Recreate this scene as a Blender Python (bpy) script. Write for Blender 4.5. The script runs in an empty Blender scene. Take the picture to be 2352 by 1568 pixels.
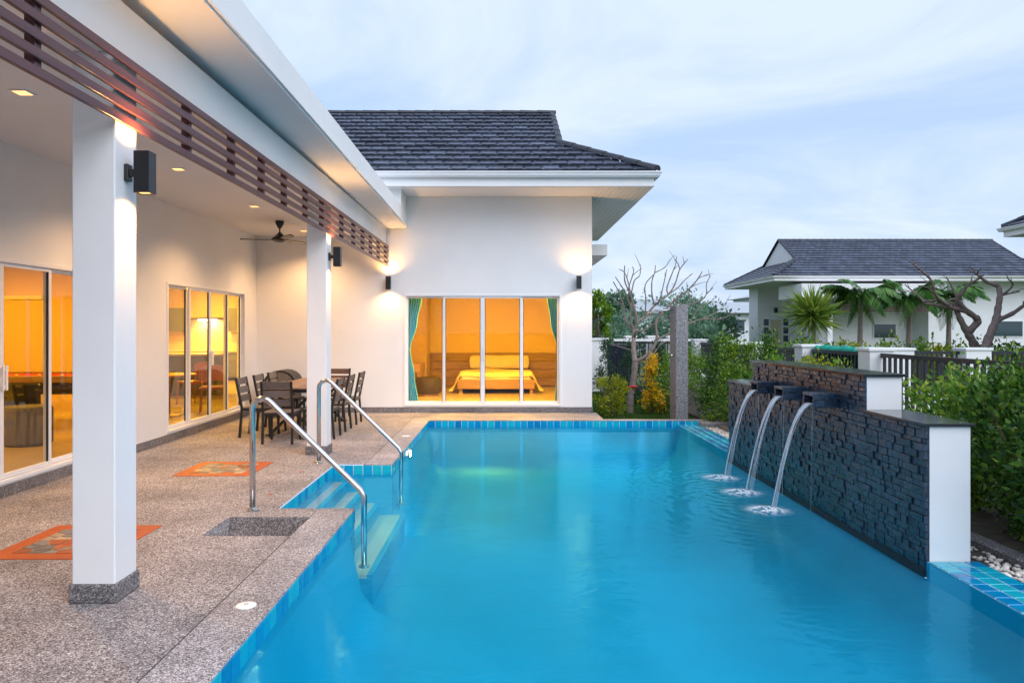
import bpy, bmesh, math, random
import numpy as np
from mathutils import Vector, Matrix
random.seed(7); np.random.seed(7)
R = math.radians
scene = bpy.context.scene
C = scene.collection

# ------------------------------------------------------------------ camera
cam_d = bpy.data.cameras.new('camera'); cam = bpy.data.objects.new('camera', cam_d); C.objects.link(cam)
cam.location = (0, 0, 1.6); cam.rotation_euler = (R(90), 0, 0)
cam_d.sensor_width = 36; cam_d.lens = 36*1665/2352
cam_d.shift_x = 16/2352; cam_d.shift_y = -27/2352
cam_d.clip_start = 0.05; cam_d.clip_end = 2000
scene.camera = cam

# ------------------------------------------------------------------ sky, sun, exposure
SUN_EL, SUN_AZ = R(40), R(142)     # azimuth measured from +Y towards +X: behind the camera, to the right
w = bpy.data.worlds.new('World'); scene.world = w; w.use_nodes = True
nt = w.node_tree; nt.nodes.clear()
N = nt.nodes.new; L = nt.links.new
out = N('ShaderNodeOutputWorld')
sky = N('ShaderNodeTexSky'); sky.sky_type = 'NISHITA'; sky.sun_disc = False
sky.sun_elevation = SUN_EL; sky.sun_rotation = SUN_AZ; sky.air_density = 1.3; sky.dust_density = 1.5; sky.ozone_density = 2.0
bg1 = N('ShaderNodeBackground'); bg1.inputs[1].default_value = 0.055; L(sky.outputs[0], bg1.inputs[0])
tc = N('ShaderNodeTexCoord'); sep = N('ShaderNodeSeparateXYZ'); L(tc.outputs['Generated'], sep.inputs[0])
zz = N('ShaderNodeMath'); zz.operation = 'ADD'; L(sep.outputs[2], zz.inputs[0]); zz.inputs[1].default_value = 0.22
dv = N('ShaderNodeVectorMath'); dv.operation = 'DIVIDE'; L(tc.outputs['Generated'], dv.inputs[0])
cmb = N('ShaderNodeCombineXYZ')
for i in range(3): L(zz.outputs[0], cmb.inputs[i])
L(cmb.outputs[0], dv.inputs[1])
mp = N('ShaderNodeMapping'); mp.inputs['Scale'].default_value = (0.9, 1.15, 0.0); mp.inputs['Rotation'].default_value = (0, 0, R(25))
mp.inputs['Location'].default_value = (5.7, 0.4, 0)
L(dv.outputs[0], mp.inputs[0])
n1 = N('ShaderNodeTexNoise'); n1.inputs['Scale'].default_value = 1.25; n1.inputs['Detail'].default_value = 7; n1.inputs['Roughness'].default_value = 0.58; n1.inputs['Distortion'].default_value = 0.6
L(mp.outputs[0], n1.inputs['Vector'])
cr = N('ShaderNodeValToRGB'); cr.color_ramp.elements[0].position = 0.36; cr.color_ramp.elements[1].position = 0.62
cr.color_ramp.elements[0].color = (0.80, 0.80, 0.80, 1); cr.color_ramp.elements[1].color = (0.95, 0.95, 0.95, 1)
L(n1.outputs['Fac'], cr.inputs[0])
cr2 = N('ShaderNodeValToRGB'); cr2.color_ramp.elements[0].position = 0.36; cr2.color_ramp.elements[1].position = 0.62
cr2.color_ramp.elements[0].color = (0.51, 0.675, 0.96, 1); cr2.color_ramp.elements[1].color = (0.70, 0.81, 1.0, 1); L(n1.outputs['Fac'], cr2.inputs[0])
bg2 = N('ShaderNodeBackground'); L(cr2.outputs[0], bg2.inputs[0]); bg2.inputs[0].default_value = (0.635, 0.775, 1.0, 1); bg2.inputs[1].default_value = 0.475
mx = N('ShaderNodeMixShader'); L(cr.outputs[0], mx.inputs[0]); L(bg1.outputs[0], mx.inputs[1]); L(bg2.outputs[0], mx.inputs[2])
L(mx.outputs[0], out.inputs[0])

sun_d = bpy.data.lights.new('sun', 'SUN'); sun = bpy.data.objects.new('sun', sun_d); C.objects.link(sun)
sun_d.energy = 1.1; sun_d.angle = R(60); sun_d.color = (0.95, 0.95, 1.0)
_d = Vector((math.sin(SUN_AZ)*math.cos(SUN_EL), math.cos(SUN_AZ)*math.cos(SUN_EL), math.sin(SUN_EL)))
sun.rotation_euler = (-_d).to_track_quat('-Z', 'Y').to_euler(); sun.location = _d*40

scene.view_settings.view_transform = 'Standard'; scene.view_settings.look = 'None'
scene.view_settings.exposure = 1.28; scene.view_settings.gamma = 1.0; scene.view_settings.use_curve_mapping = False
cy = scene.cycles
scene.render.engine = 'CYCLES'
cy.use_denoising = True; cy.max_bounces = 8; cy.diffuse_bounces = 4; cy.glossy_bounces = 4; cy.transparent_max_bounces = 24
cy.transmission_bounces = 6; cy.volume_bounces = 0; cy.sample_clamp_indirect = 6.0; cy.caustics_reflective = False; cy.caustics_refractive = False

# ------------------------------------------------------------------ helpers
BASE = {}
def empty(name, loc=(0, 0, 0), rz=0, local=False):
    o = bpy.data.objects.new(name, None); C.objects.link(o); o.location = loc; o.rotation_euler = (0, 0, rz)
    o.empty_display_size = 0.1
    BASE[o.name] = Vector((0, 0, 0)) if local else Vector(loc)
    return o
def tag(o, label=None, cat=None, group=None, kind=None):
    if label: o['label'] = label
    if cat: o['category'] = cat
    if group: o['group'] = group
    if kind: o['kind'] = kind
    return o
def thing(name, label, cat, loc=(0, 0, 0), rz=0, group=None, local=False):
    return tag(empty(name, loc, rz, local), label, cat, group)
def base_of(p):
    return BASE.get(p.name, Vector((0, 0, 0))) if p else Vector((0, 0, 0))

class MB:
    """collects geometry; build() links it as ONE mesh object"""
    def __init__(s): s.v = []; s.f = []
    def add(s, vs, fs):
        n = len(s.v); s.v += [tuple(p) for p in vs]; s.f += [tuple(i+n for i in f) for f in fs]; return s
    def quad(s, a, b, c, d): return s.add([a, b, c, d], [(0, 1, 2, 3)])
    def poly(s, pts): return s.add(pts, [tuple(range(len(pts)))])
    def box(s, x0, x1, y0, y1, z0, z1):
        return s.add([(x0,y0,z0),(x1,y0,z0),(x1,y1,z0),(x0,y1,z0),(x0,y0,z1),(x1,y0,z1),(x1,y1,z1),(x0,y1,z1)],
                     [(0,3,2,1),(4,5,6,7),(0,1,5,4),(1,2,6,5),(2,3,7,6),(3,0,4,7)])
    def hexa(s, p):   # 8 points: bottom 4 then top 4
        return s.add(p, [(0,3,2,1),(4,5,6,7),(0,1,5,4),(1,2,6,5),(2,3,7,6),(3,0,4,7)])
    def beam(s, a, b, w, h, up=(0, 0, 1)):
        a = Vector(a); b = Vector(b); d = (b-a).normalized(); u = Vector(up)
        if abs(d.dot(u)) > 0.99: u = Vector((0, 1, 0))
        r = d.cross(u).normalized(); t = r.cross(d).normalized()
        r *= w/2; t *= h/2
        return s.hexa([a-r-t, a+r-t, b+r-t, b-r-t, a-r+t, a+r+t, b+r+t, b-r+t])
    def tube(s, pts, rad, n=8, caps=True):
        pts = [Vector(p) for p in pts]; k = len(pts)
        if not hasattr(rad, '__len__'): rad = [rad]*k
        vs = []; fs = []; ref = None
        for i, p in enumerate(pts):
            d = (pts[min(i+1, k-1)]-pts[max(i-1, 0)])
            d = d.normalized() if d.length > 1e-9 else Vector((0, 0, 1))
            if ref is None:
                ref = Vector((1, 0, 0)) if abs(d.x) < 0.9 else Vector((0, 1, 0))
            r = (ref-d*ref.dot(d)).normalized(); t = d.cross(r); ref = r
            for j in range(n):
                a = 2*math.pi*j/n
                vs.append(p+(r*math.cos(a)+t*math.sin(a))*rad[i])
        for i in range(k-1):
            for j in range(n):
                fs.append((i*n+j, i*n+(j+1) % n, (i+1)*n+(j+1) % n, (i+1)*n+j))
        if caps:
            fs.append(tuple(range(n))[::-1]); fs.append(tuple((k-1)*n+j for j in range(n)))
        return s.add(vs, fs)
    def lathe(s, prof, c=(0, 0, 0), n=16, sx=1, sy=1):
        vs = []; fs = []; k = len(prof)
        for r, z in prof:
            for j in range(n):
                a = 2*math.pi*j/n
                vs.append((c[0]+r*sx*math.cos(a), c[1]+r*sy*math.sin(a), c[2]+z))
        for i in range(k-1):
            for j in range(n):
                fs.append((i*n+j, i*n+(j+1) % n, (i+1)*n+(j+1) % n, (i+1)*n+j))
        fs.append(tuple(range(n))[::-1]); fs.append(tuple((k-1)*n+j for j in range(n)))
        return s.add(vs, fs)
    def extrude(s, prof, a, b, axis):   # closed 2D profile (p,q) pushed along x or y from a to b
        def P(t, p, q): return (t, p, q) if axis == 'x' else (p, t, q)
        k = len(prof)
        vs = [P(a, *p) for p in prof]+[P(b, *p) for p in prof]
        fs = [(i, (i+1) % k, k+(i+1) % k, k+i) for i in range(k)]+[tuple(range(k))[::-1], tuple(range(k, 2*k))]
        return s.add(vs, fs)
    def mesh(s, name, mat, smooth=False, bevel=0, off=(0, 0, 0), segs=1, fixn=True):
        me = bpy.data.meshes.new(name)
        o = Vector(off)
        me.from_pydata([(x-o.x, y-o.y, z-o.z) for x, y, z in s.v], [], s.f)
        if fixn or bevel:
            bm = bmesh.new(); bm.from_mesh(me)
            if fixn: bmesh.ops.recalc_face_normals(bm, faces=bm.faces)
            if bevel:
                es = [e for e in bm.edges if len(e.link_faces) == 2 and e.calc_face_angle(0) > 0.5]
                bmesh.ops.bevel(bm, geom=es, offset=bevel, segments=segs, affect='EDGES', clamp_overlap=True)
            bm.to_mesh(me); bm.free()
        if smooth:
            me.polygons.foreach_set('use_smooth', [True]*len(me.polygons))
        if mat: me.materials.append(mat)
        return me
    def build(s, name, mat, parent=None, smooth=False, bevel=0, segs=1, fixn=True, angle=None):
        me = s.mesh(name, mat, smooth or angle is not None, bevel, base_of(parent), segs, fixn)
        if angle is not None:
            bm = bmesh.new(); bm.from_mesh(me)
            for e in bm.edges:
                if len(e.link_faces) == 2 and e.calc_face_angle(0) > angle: e.smooth = False
            bm.to_mesh(me); bm.free()
        o = bpy.data.objects.new(name, me); C.objects.link(o)
        if parent: o.parent = parent; BASE[o.name] = base_of(parent)
        return o

def inst(name, mesh, parent, loc, rot=None, scale=None):
    o = bpy.data.objects.new(name, mesh); C.objects.link(o); o.parent = parent
    o.location = Vector(loc)-base_of(parent)
    if rot is not None:
        if isinstance(rot, Matrix): o.rotation_euler = rot.to_euler()
        else: o.rotation_euler = rot
    if scale is not None: o.scale = scale
    BASE[o.name] = base_of(parent)
    return o
def copy_tree(o, parent=None):
    c = o.copy(); C.objects.link(c); c.parent = parent
    for ch in list(o.children): copy_tree(ch, c)
    return c
def at(x, y, Y):   # a point of the 2352-wide photograph at depth Y
    return Vector(((x-1160)/1665*Y, Y, 1.6-(y-757)/1665*Y))

# ------------------------------------------------------------------ materials
def newmat(name):
    m = bpy.data.materials.new(name); m.use_nodes = True
    t = m.node_tree; t.nodes.clear()
    return m, t, t.nodes.new, t.links.new
def M(name, c, r=0.5, metal=0, var=0.0, vscale=4, bump=0, bscale=60, objvar=0, islvar=0, spec=0.5, coat=0, emit=None, estr=0, c2=None, stretch=None, rvar=0, world=False):
    m, t, N, L = newmat(name)
    o = N('ShaderNodeOutputMaterial'); b = N('ShaderNodeBsdfPrincipled'); L(b.outputs[0], o.inputs[0])
    b.inputs['Roughness'].default_value = r; b.inputs['Metallic'].default_value = metal
    b.inputs['Specular IOR Level'].default_value = spec; b.inputs['Coat Weight'].default_value = coat
    col = N('ShaderNodeRGB'); col.outputs[0].default_value = (*c, 1); cur = col.outputs[0]
    co = N('ShaderNodeTexCoord'); vec = co.outputs['Object']
    if world: gp = N('ShaderNodeNewGeometry'); vec = gp.outputs['Position']
    if stretch:
        mpn = N('ShaderNodeMapping'); mpn.inputs['Scale'].default_value = stretch; L(vec, mpn.inputs[0]); vec = mpn.outputs[0]
    if var or c2 or rvar:
        n = N('ShaderNodeTexNoise'); n.inputs['Scale'].default_value = vscale; n.inputs['Detail'].default_value = 6; n.inputs['Roughness'].default_value = 0.6
        L(vec, n.inputs['Vector'])
        mr = N('ShaderNodeMapRange'); mr.inputs[1].default_value = 0.3; mr.inputs[2].default_value = 0.7; L(n.outputs['Fac'], mr.inputs[0])
        mxn = N('ShaderNodeMix'); mxn.data_type = 'RGBA'; L(mr.outputs[0], mxn.inputs[0])
        d = c2 or tuple(min(1, k*(1+var)) for k in c)
        e = c if c2 else tuple(k*(1-var) for k in c)
        mxn.inputs[6].default_value = (*e, 1); mxn.inputs[7].default_value = (*d, 1); cur = mxn.outputs[2]
        if rvar:
            m2 = N('ShaderNodeMapRange'); m2.inputs[1].default_value = 0.3; m2.inputs[2].default_value = 0.7
            m2.inputs[3].default_value = r-rvar; m2.inputs[4].default_value = r+rvar; L(n.outputs['Fac'], m2.inputs[0]); L(m2.outputs[0], b.inputs['Roughness'])
    for amt, kind in ((objvar, 'o'), (islvar, 'i')):
        if amt:
            if kind == 'o': g = N('ShaderNodeObjectInfo'); so = g.outputs['Random']
            else: g = N('ShaderNodeNewGeometry'); so = g.outputs['Random Per Island']
            mr = N('ShaderNodeMapRange'); mr.inputs[3].default_value = 1-amt; mr.inputs[4].default_value = 1+amt; L(so, mr.inputs[0])
            hs = N('ShaderNodeHueSaturation'); L(mr.outputs[0], hs.inputs['Value']); L(cur, hs.inputs['Color']); cur = hs.outputs[0]
    L(cur, b.inputs['Base Color'])
    if bump:
        n = N('ShaderNodeTexNoise'); n.inputs['Scale'].default_value = bscale; n.inputs['Detail'].default_value = 5; L(vec, n.inputs['Vector'])
        bp = N('ShaderNodeBump'); bp.inputs['Strength'].default_value = bump; bp.inputs['Distance'].default_value = 0.01
        L(n.outputs['Fac'], bp.inputs['Height']); L(bp.outputs[0], b.inputs['Normal'])
    if emit:
        b.inputs['Emission Color'].default_value = (*emit, 1); b.inputs['Emission Strength'].default_value = estr
    return m

def pebble_mat(name, cols, scale=130, rough=0.75, wear=0.40):
    """washed pebble finish: small stones of several colours set in mortar"""
    m, t, N, L = newmat(name)
    o = N('ShaderNodeOutputMaterial'); b = N('ShaderNodeBsdfPrincipled'); L(b.outputs[0], o.inputs[0])
    co = N('ShaderNodeTexCoord')
    v = N('ShaderNodeTexVoronoi'); v.inputs['Scale'].default_value = scale; v.inputs['Randomness'].default_value = 1; L(co.outputs['Object'], v.inputs['Vector'])
    s = N('ShaderNodeSeparateColor'); L(v.outputs['Color'], s.inputs[0])
    r = N('ShaderNodeValToRGB'); r.color_ramp.interpolation = 'CONSTANT'
    e = r.color_ramp.elements
    while len(e) < len(cols): e.new(0.5)
    for i, (p, c) in enumerate(cols): e[i].position = p; e[i].color = (*c, 1)
    L(s.outputs[0], r.inputs[0])
    v2 = N('ShaderNodeTexVoronoi'); v2.feature = 'DISTANCE_TO_EDGE'; v2.inputs['Scale'].default_value = scale; L(co.outputs['Object'], v2.inputs['Vector'])
    mr = N('ShaderNodeMapRange'); mr.inputs[1].default_value = 0.0; mr.inputs[2].default_value = 0.16; L(v2.outputs['Distance'], mr.inputs[0])
    mo = N('ShaderNodeMix'); mo.data_type = 'RGBA'; L(mr.outputs[0], mo.inputs[0]); mo.inputs[6].default_value = (0.22, 0.195, 0.19, 1); L(r.outputs[0], mo.inputs[7])
    n = N('ShaderNodeTexNoise'); n.inputs['Scale'].default_value = 1.1; n.inputs['Detail'].default_value = 7; n.inputs['Roughness'].default_value = 0.65; L(co.outputs['Object'], n.inputs['Vector'])
    m3 = N('ShaderNodeMapRange'); m3.inputs[1].default_value = 0.3; m3.inputs[2].default_value = 0.7; m3.inputs[3].default_value = 1-wear; m3.inputs[4].default_value = 1+wear*0.6; L(n.outputs['Fac'], m3.inputs[0])
    hs = N('ShaderNodeHueSaturation'); L(mo.outputs[2], hs.inputs['Color']); L(m3.outputs[0], hs.inputs['Value'])
    L(hs.outputs[0], b.inputs['Base Color'])
    b.inputs['Roughness'].default_value = rough
    bp = N('ShaderNodeBump'); bp.inputs['Strength'].default_value = 0.5; bp.inputs['Distance'].default_value = 0.003; L(mr.outputs[0], bp.inputs['Height']); L(bp.outputs[0], b.inputs['Normal'])
    return m

def glass_mat(name, tint=(0.98, 0.99, 0.985), f0=0.015, rough=0.0):
    m, t, N, L = newmat(name)
    o = N('ShaderNodeOutputMaterial'); tr = N('ShaderNodeBsdfTransparent'); tr.inputs[0].default_value = (*tint, 1)
    g = N('ShaderNodeBsdfGlossy'); g.inputs['Roughness'].default_value = rough; g.inputs['Color'].default_value = (0.95, 0.97, 1, 1)
    lw = N('ShaderNodeLayerWeight'); lw.inputs['Blend'].default_value = 0.5
    p = N('ShaderNodeMath'); p.operation = 'POWER'; p.inputs[1].default_value = 5; L(lw.outputs['Facing'], p.inputs[0])
    q = N('ShaderNodeMath'); q.operation = 'MULTIPLY_ADD'; q.inputs[1].default_value = 1-f0; q.inputs[2].default_value = f0; L(p.outputs[0], q.inputs[0])
    x = N('ShaderNodeMixShader'); L(q.outputs[0], x.inputs[0]); L(tr.outputs[0], x.inputs[1]); L(g.outputs[0], x.inputs[2]); L(x.outputs[0], o.inputs[0])
    return m

def water_mat():
    m, t, N, L = newmat('pool_water')
    o = N('ShaderNodeOutputMaterial')
    co = N('ShaderNodeTexCoord')
    mp = N('ShaderNodeMapping'); mp.inputs['Scale'].default_value = (1.0, 1.6, 1); L(co.outputs['Object'], mp.inputs[0])
    n1 = N('ShaderNodeTexNoise'); n1.inputs['Scale'].default_value = 5.5; n1.inputs['Detail'].default_value = 4; n1.inputs['Distortion'].default_value = 0.8; L(mp.outputs[0], n1.inputs['Vector'])
    n2 = N('ShaderNodeTexNoise'); n2.inputs['Scale'].default_value = 0.55; n2.inputs['Detail'].default_value = 2; L(co.outputs['Object'], n2.inputs['Vector'])
    a = N('ShaderNodeMapRange'); a.inputs[1].default_value = 0.35; a.inputs[2].default_value = 0.65; a.inputs[3].default_value = 0.15; a.inputs[4].default_value = 1.0; L(n2.outputs['Fac'], a.inputs[0])
    mu = N('ShaderNodeMath'); mu.operation = 'MULTIPLY'; L(n1.outputs['Fac'], mu.inputs[0]); L(a.outputs[0], mu.inputs[1])
    # rings running out from where the three spouts strike the surface
    ge = N('ShaderNodeNewGeometry'); hsum = mu.outputs[0]
    for yc in (6.77, 7.50, 8.24):
        dd = N('ShaderNodeVectorMath'); dd.operation = 'DISTANCE'; L(ge.outputs['Position'], dd.inputs[0]); dd.inputs[1].default_value = (2.45, yc, -0.08)
        sn = N('ShaderNodeMath'); sn.operation = 'MULTIPLY'; sn.inputs[1].default_value = 46; L(dd.outputs['Value'], sn.inputs[0])
        s2 = N('ShaderNodeMath'); s2.operation = 'SINE'; L(sn.outputs[0], s2.inputs[0])
        fo = N('ShaderNodeMapRange'); fo.inputs[1].default_value = 0.15; fo.inputs[2].default_value = 1.6; fo.inputs[3].default_value = 0.15; fo.inputs[4].default_value = 0.0; L(dd.outputs['Value'], fo.inputs[0])
        pr = N('ShaderNodeMath'); pr.operation = 'MULTIPLY_ADD'; L(s2.outputs[0], pr.inputs[0]); L(fo.outputs[0], pr.inputs[1]); L(hsum, pr.inputs[2]); hsum = pr.outputs[0]
    bp = N('ShaderNodeBump'); bp.inputs['Strength'].default_value = 0.42; bp.inputs['Distance'].default_value = 0.02; L(hsum, bp.inputs['Height'])
    tr = N('ShaderNodeBsdfTransparent'); tr.inputs[0].default_value = (0.96, 0.99, 1, 1)
    g = N('ShaderNodeBsdfGlossy'); g.inputs['Roughness'].default_value = 0.075; g.inputs['Color'].default_value = (0.18, 0.78, 1, 1); L(bp.outputs[0], g.inputs['Normal'])
    lw = N('ShaderNodeLayerWeight'); lw.inputs['Blend'].default_value = 0.5; L(bp.outputs[0], lw.inputs['Normal'])
    p = N('ShaderNodeMath'); p.operation = 'POWER'; p.inputs[1].default_value = 5; L(lw.outputs['Facing'], p.inputs[0])
    q = N('ShaderNodeMath'); q.operation = 'MULTIPLY_ADD'; q.inputs[1].default_value = 0.66; q.inputs[2].default_value = 0.012; L(p.outputs[0], q.inputs[0])   # reflection cut back and its gloss tinted blue-green to deepen the water
    x = N('ShaderNodeMixShader'); L(q.outputs[0], x.inputs[0]); L(tr.outputs[0], x.inputs[1]); L(g.outputs[0], x.inputs[2]); L(x.outputs[0], o.inputs['Surface'])
    va = N('ShaderNodeVolumeAbsorption'); va.inputs['Color'].default_value = (0.0, 0.93, 0.95, 1); va.inputs['Density'].default_value = 0.40
    L(va.outputs[0], o.inputs['Volume'])
    return m

def leaf_mat(name, cols, trans=0.3, rough=0.45):
    m, t, N, L = newmat(name)
    o = N('ShaderNodeOutputMaterial'); b = N('ShaderNodeBsdfPrincipled'); b.inputs['Roughness'].default_value = rough; b.inputs['Specular IOR Level'].default_value = 0.35
    g = N('ShaderNodeNewGeometry'); r = N('ShaderNodeValToRGB'); e = r.color_ramp.elements
    while len(e) < len(cols): e.new(0.5)
    for i, c in enumerate(cols): e[i].position = i/(len(cols)-1); e[i].color = (*c, 1)
    L(g.outputs['Random Per Island'], r.inputs[0]); L(r.outputs[0], b.inputs['Base Color'])
    tl = N('ShaderNodeBsdfTranslucent'); hs = N('ShaderNodeHueSaturation'); hs.inputs['Value'].default_value = 1.3; L(r.outputs[0], hs.inputs['Color']); L(hs.outputs[0], tl.inputs[0])
    x = N('ShaderNodeMixShader'); x.inputs[0].default_value = trans; L(b.outputs[0], x.inputs[1]); L(tl.outputs[0], x.inputs[2]); L(x.outputs[0], o.inputs[0])
    return m

def grid_tile_mat(name, ca, cb, grout, sx, bumpy=True):
    m, t, N, L = newmat(name)
    o = N('ShaderNodeOutputMaterial'); b = N('ShaderNodeBsdfPrincipled'); L(b.outputs[0], o.inputs[0])
    co = N('ShaderNodeTexCoord'); ge = N('ShaderNodeNewGeometry')
    br = N('ShaderNodeTexBrick'); br.offset = 0; br.inputs['Scale'].default_value = 1; br.inputs['Mortar Size'].default_value = 0.006
    br.inputs['Brick Width'].default_value = sx; br.inputs['Row Height'].default_value = sx
    br.inputs['Color1'].default_value = (*ca, 1); br.inputs['Color2'].default_value = (*cb, 1); br.inputs['Mortar'].default_value = (*grout, 1)
    L(co.outputs['Object'], br.inputs['Vector']); L(br.outputs['Color'], b.inputs['Base Color']); b.inputs['Roughness'].default_value = 0.3
    return m

WHITE = M('white_paint', (0.80, 0.79, 0.785), 0.6, var=0.035, vscale=1.1, bump=0.06, bscale=90)
WHITE2 = M('white_wall_render', (0.78, 0.78, 0.78), 0.7, var=0.03, vscale=2.2, bump=0.10, bscale=140)
CEIL = M('ceiling_paint', (0.72, 0.70, 0.68), 0.8, var=0.02, vscale=1.0)
ALU = M('white_powder_coat', (0.80, 0.80, 0.81), 0.35, var=0.01)
DECK = pebble_mat('washed_pebble_deck', [(0, (0.06,0.052,0.055)), (0.20, (0.20,0.17,0.175)), (0.38, (0.38,0.33,0.335)), (0.62, (0.53,0.48,0.485)), (0.84, (0.78,0.75,0.76))], 125)
COPING = pebble_mat('washed_pebble_coping', [(0, (0.08,0.07,0.075)), (0.15, (0.24,0.21,0.215)), (0.30, (0.42,0.37,0.375)), (0.56, (0.58,0.53,0.54)), (0.80, (0.82,0.79,0.80))], 140)
PLINTH = pebble_mat('grey_pebble_plinth', [(0, (0.05,0.05,0.055)), (0.3, (0.12,0.11,0.12)), (0.55, (0.24,0.22,0.22)), (0.8, (0.40,0.38,0.38))], 115)
GRANITE = pebble_mat('granite_pillar', [(0, (0.10,0.10,0.11)), (0.25, (0.22,0.21,0.22)), (0.55, (0.34,0.32,0.32)), (0.85, (0.5,0.48,0.48))], 90, wear=0.15)
WOOD = M('dark_wood_slat', (0.100, 0.030, 0.031), 0.32, var=0.25, vscale=6, stretch=(8, 0.5, 8), bump=0.1, bscale=20)
BLACK = M('black_lamp_body', (0.018, 0.018, 0.02), 0.35, var=0.1)
STEEL = M('polished_stainless_steel', (0.62, 0.62, 0.62), 0.14, metal=1, var=0.02, rvar=0.03, vscale=9)
ROOF = M('slate_roof_tile', (0.060, 0.069, 0.100), 0.33, var=0.25, vscale=9, bump=0.12, bscale=45, objvar=0.42, islvar=0.30, rvar=0.10)
RIDGE = M('ridge_cap', (0.030, 0.031, 0.042), 0.5, var=0.2, vscale=6, objvar=0.15)
TILE = None
def tile_mat():
    m, t, N, L = newmat('glazed_pool_tile')
    o = N('ShaderNodeOutputMaterial'); b = N('ShaderNodeBsdfPrincipled'); L(b.outputs[0], o.inputs[0])
    oi = N('ShaderNodeObjectInfo'); r = N('ShaderNodeValToRGB'); e = r.color_ramp.elements
    cols = [(0.0, (0.0,0.17,0.40)), (0.22, (0.0,0.24,0.50)), (0.5, (0.0,0.33,0.55)), (0.75, (0.005,0.40,0.55)), (1.0, (0.01,0.44,0.52))]
    while len(e) < len(cols): e.new(0.5)
    for i, (p, c) in enumerate(cols): e[i].position = p; e[i].color = (*c, 1)
    L(oi.outputs['Random'], r.inputs[0])
    co = N('ShaderNodeTexCoord'); n = N('ShaderNodeTexNoise'); n.inputs['Scale'].default_value = 14; n.inputs['Detail'].default_value = 3; L(co.outputs['Object'], n.inputs['Vector'])
    mr = N('ShaderNodeMapRange'); mr.inputs[3].default_value = 0.75; mr.inputs[4].default_value = 1.25; L(n.outputs['Fac'], mr.inputs[0])
    hs = N('ShaderNodeHueSaturation'); L(r.outputs[0], hs.inputs['Color']); L(mr.outputs[0], hs.inputs['Value']); L(hs.outputs[0], b.inputs['Base Color'])
    b.inputs['Roughness'].default_value = 0.16; b.inputs['Coat Weight'].default_value = 0.3
    return m
TILE = tile_mat()
GROUT = M('pale_grout', (0.50, 0.66, 0.70), 0.8, var=0.1)
BASIN = M('pool_basin_tile', (0.0, 0.32, 0.525), 0.35, var=0.16, vscale=0.45)
STEPM = grid_tile_mat('pool_step_tile', (0.60, 0.47, 0.45), (0.55, 0.44, 0.42), (0.45, 0.42, 0.42), 0.1176)
GLASS = glass_mat('clear_door_glass')
WATER = water_mat()
SLATE = M('wet_slate_stone', (0.024, 0.042, 0.068), 0.32, var=0.25, vscale=22, bump=0.35, bscale=45, objvar=0.3, islvar=0.25, rvar=0.14, world=True)
SLATECAP = M('polished_dark_granite', (0.022, 0.026, 0.032), 0.12, var=0.3, vscale=60)
BARK = M('pale_frangipani_bark', (0.24, 0.19, 0.165), 0.85, var=0.3, vscale=14, bump=0.4, bscale=30)
BARK2 = M('brown_bark', (0.17, 0.125, 0.115), 0.9, var=0.35, vscale=12, bump=0.5, bscale=25)
STEM = M('shrub_stem', (0.16, 0.11, 0.07), 0.9, var=0.2)
LEAF_DARK = leaf_mat('dark_green_leaf', [(0.014,0.052,0.010), (0.035,0.115,0.016), (0.08,0.19,0.02), (0.19,0.29,0.025)])
LEAF_MID = leaf_mat('mid_green_leaf', [(0.025,0.09,0.010), (0.075,0.19,0.016), (0.16,0.29,0.02), (0.31,0.39,0.03)])
LEAF_YG = leaf_mat('yellow_green_leaf', [(0.11,0.19,0.01), (0.25,0.30,0.012), (0.42,0.42,0.015), (0.18,0.22,0.012)])
LEAF_YEL = leaf_mat('yellow_croton_leaf', [(0.70,0.42,0.006), (0.90,0.58,0.008), (0.75,0.38,0.005), (0.30,0.26,0.012)], 0.25)
LEAF_CON = leaf_mat('conifer_leaf', [(0.014,0.048,0.026), (0.026,0.075,0.032), (0.045,0.11,0.04)], 0.15)
LEAF_PALM = leaf_mat('palm_leaf', [(0.03,0.11,0.03), (0.07,0.19,0.04), (0.15,0.27,0.05)], 0.25)
LEAF_HAZY = leaf_mat('hazy_far_leaf', [(0.09,0.18,0.13), (0.13,0.24,0.15), (0.19,0.31,0.17)], 0.25)  # pale bluish greens: distance haze is mixed into the leaf colour
IRON = M('charcoal_iron', (0.011, 0.013, 0.022), 0.45, var=0.15)

# ================================================================== SETTING: ground, deck, pool
PXL, PXR, PYN, PYB = -1.35, 3.05, 1.5, 12.81
RX0, RY0, RY1 = -2.03, 6.5, 8.63            # recess with the entry steps
WZ = -0.08                                   # water level
LAWN = M('lawn_soil', (0.045, 0.085, 0.020), 0.95, var=0.4, vscale=3, c2=(0.075, 0.12, 0.03), bump=0.4, bscale=60)
SOIL = M('dark_soil', (0.07, 0.055, 0.04), 0.95, var=0.4, vscale=12, bump=0.6, bscale=50)
g = MB()
gx0, gx1, gy0, gy1 = -14, 3.75, -8, 12.95
Z0 = -0.15
g.quad((-500,-300,Z0),(gx0,-300,Z0),(gx0,900,Z0),(-500,900,Z0)); g.quad((gx1,-300,Z0),(500,-300,Z0),(500,900,Z0),(gx1,900,Z0))
g.quad((gx0,-300,Z0),(gx1,-300,Z0),(gx1,gy0,Z0),(gx0,gy0,Z0)); g.quad((gx0,gy1,Z0),(gx1,gy1,Z0),(gx1,900,Z0),(gx0,900,Z0))
tag(g.build('ground', LAWN), kind='structure')
tag(MB().box(3.76, 5.44, -4, 21, -0.2, -0.10).build('planting_bed', SOIL), kind='structure')

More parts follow.
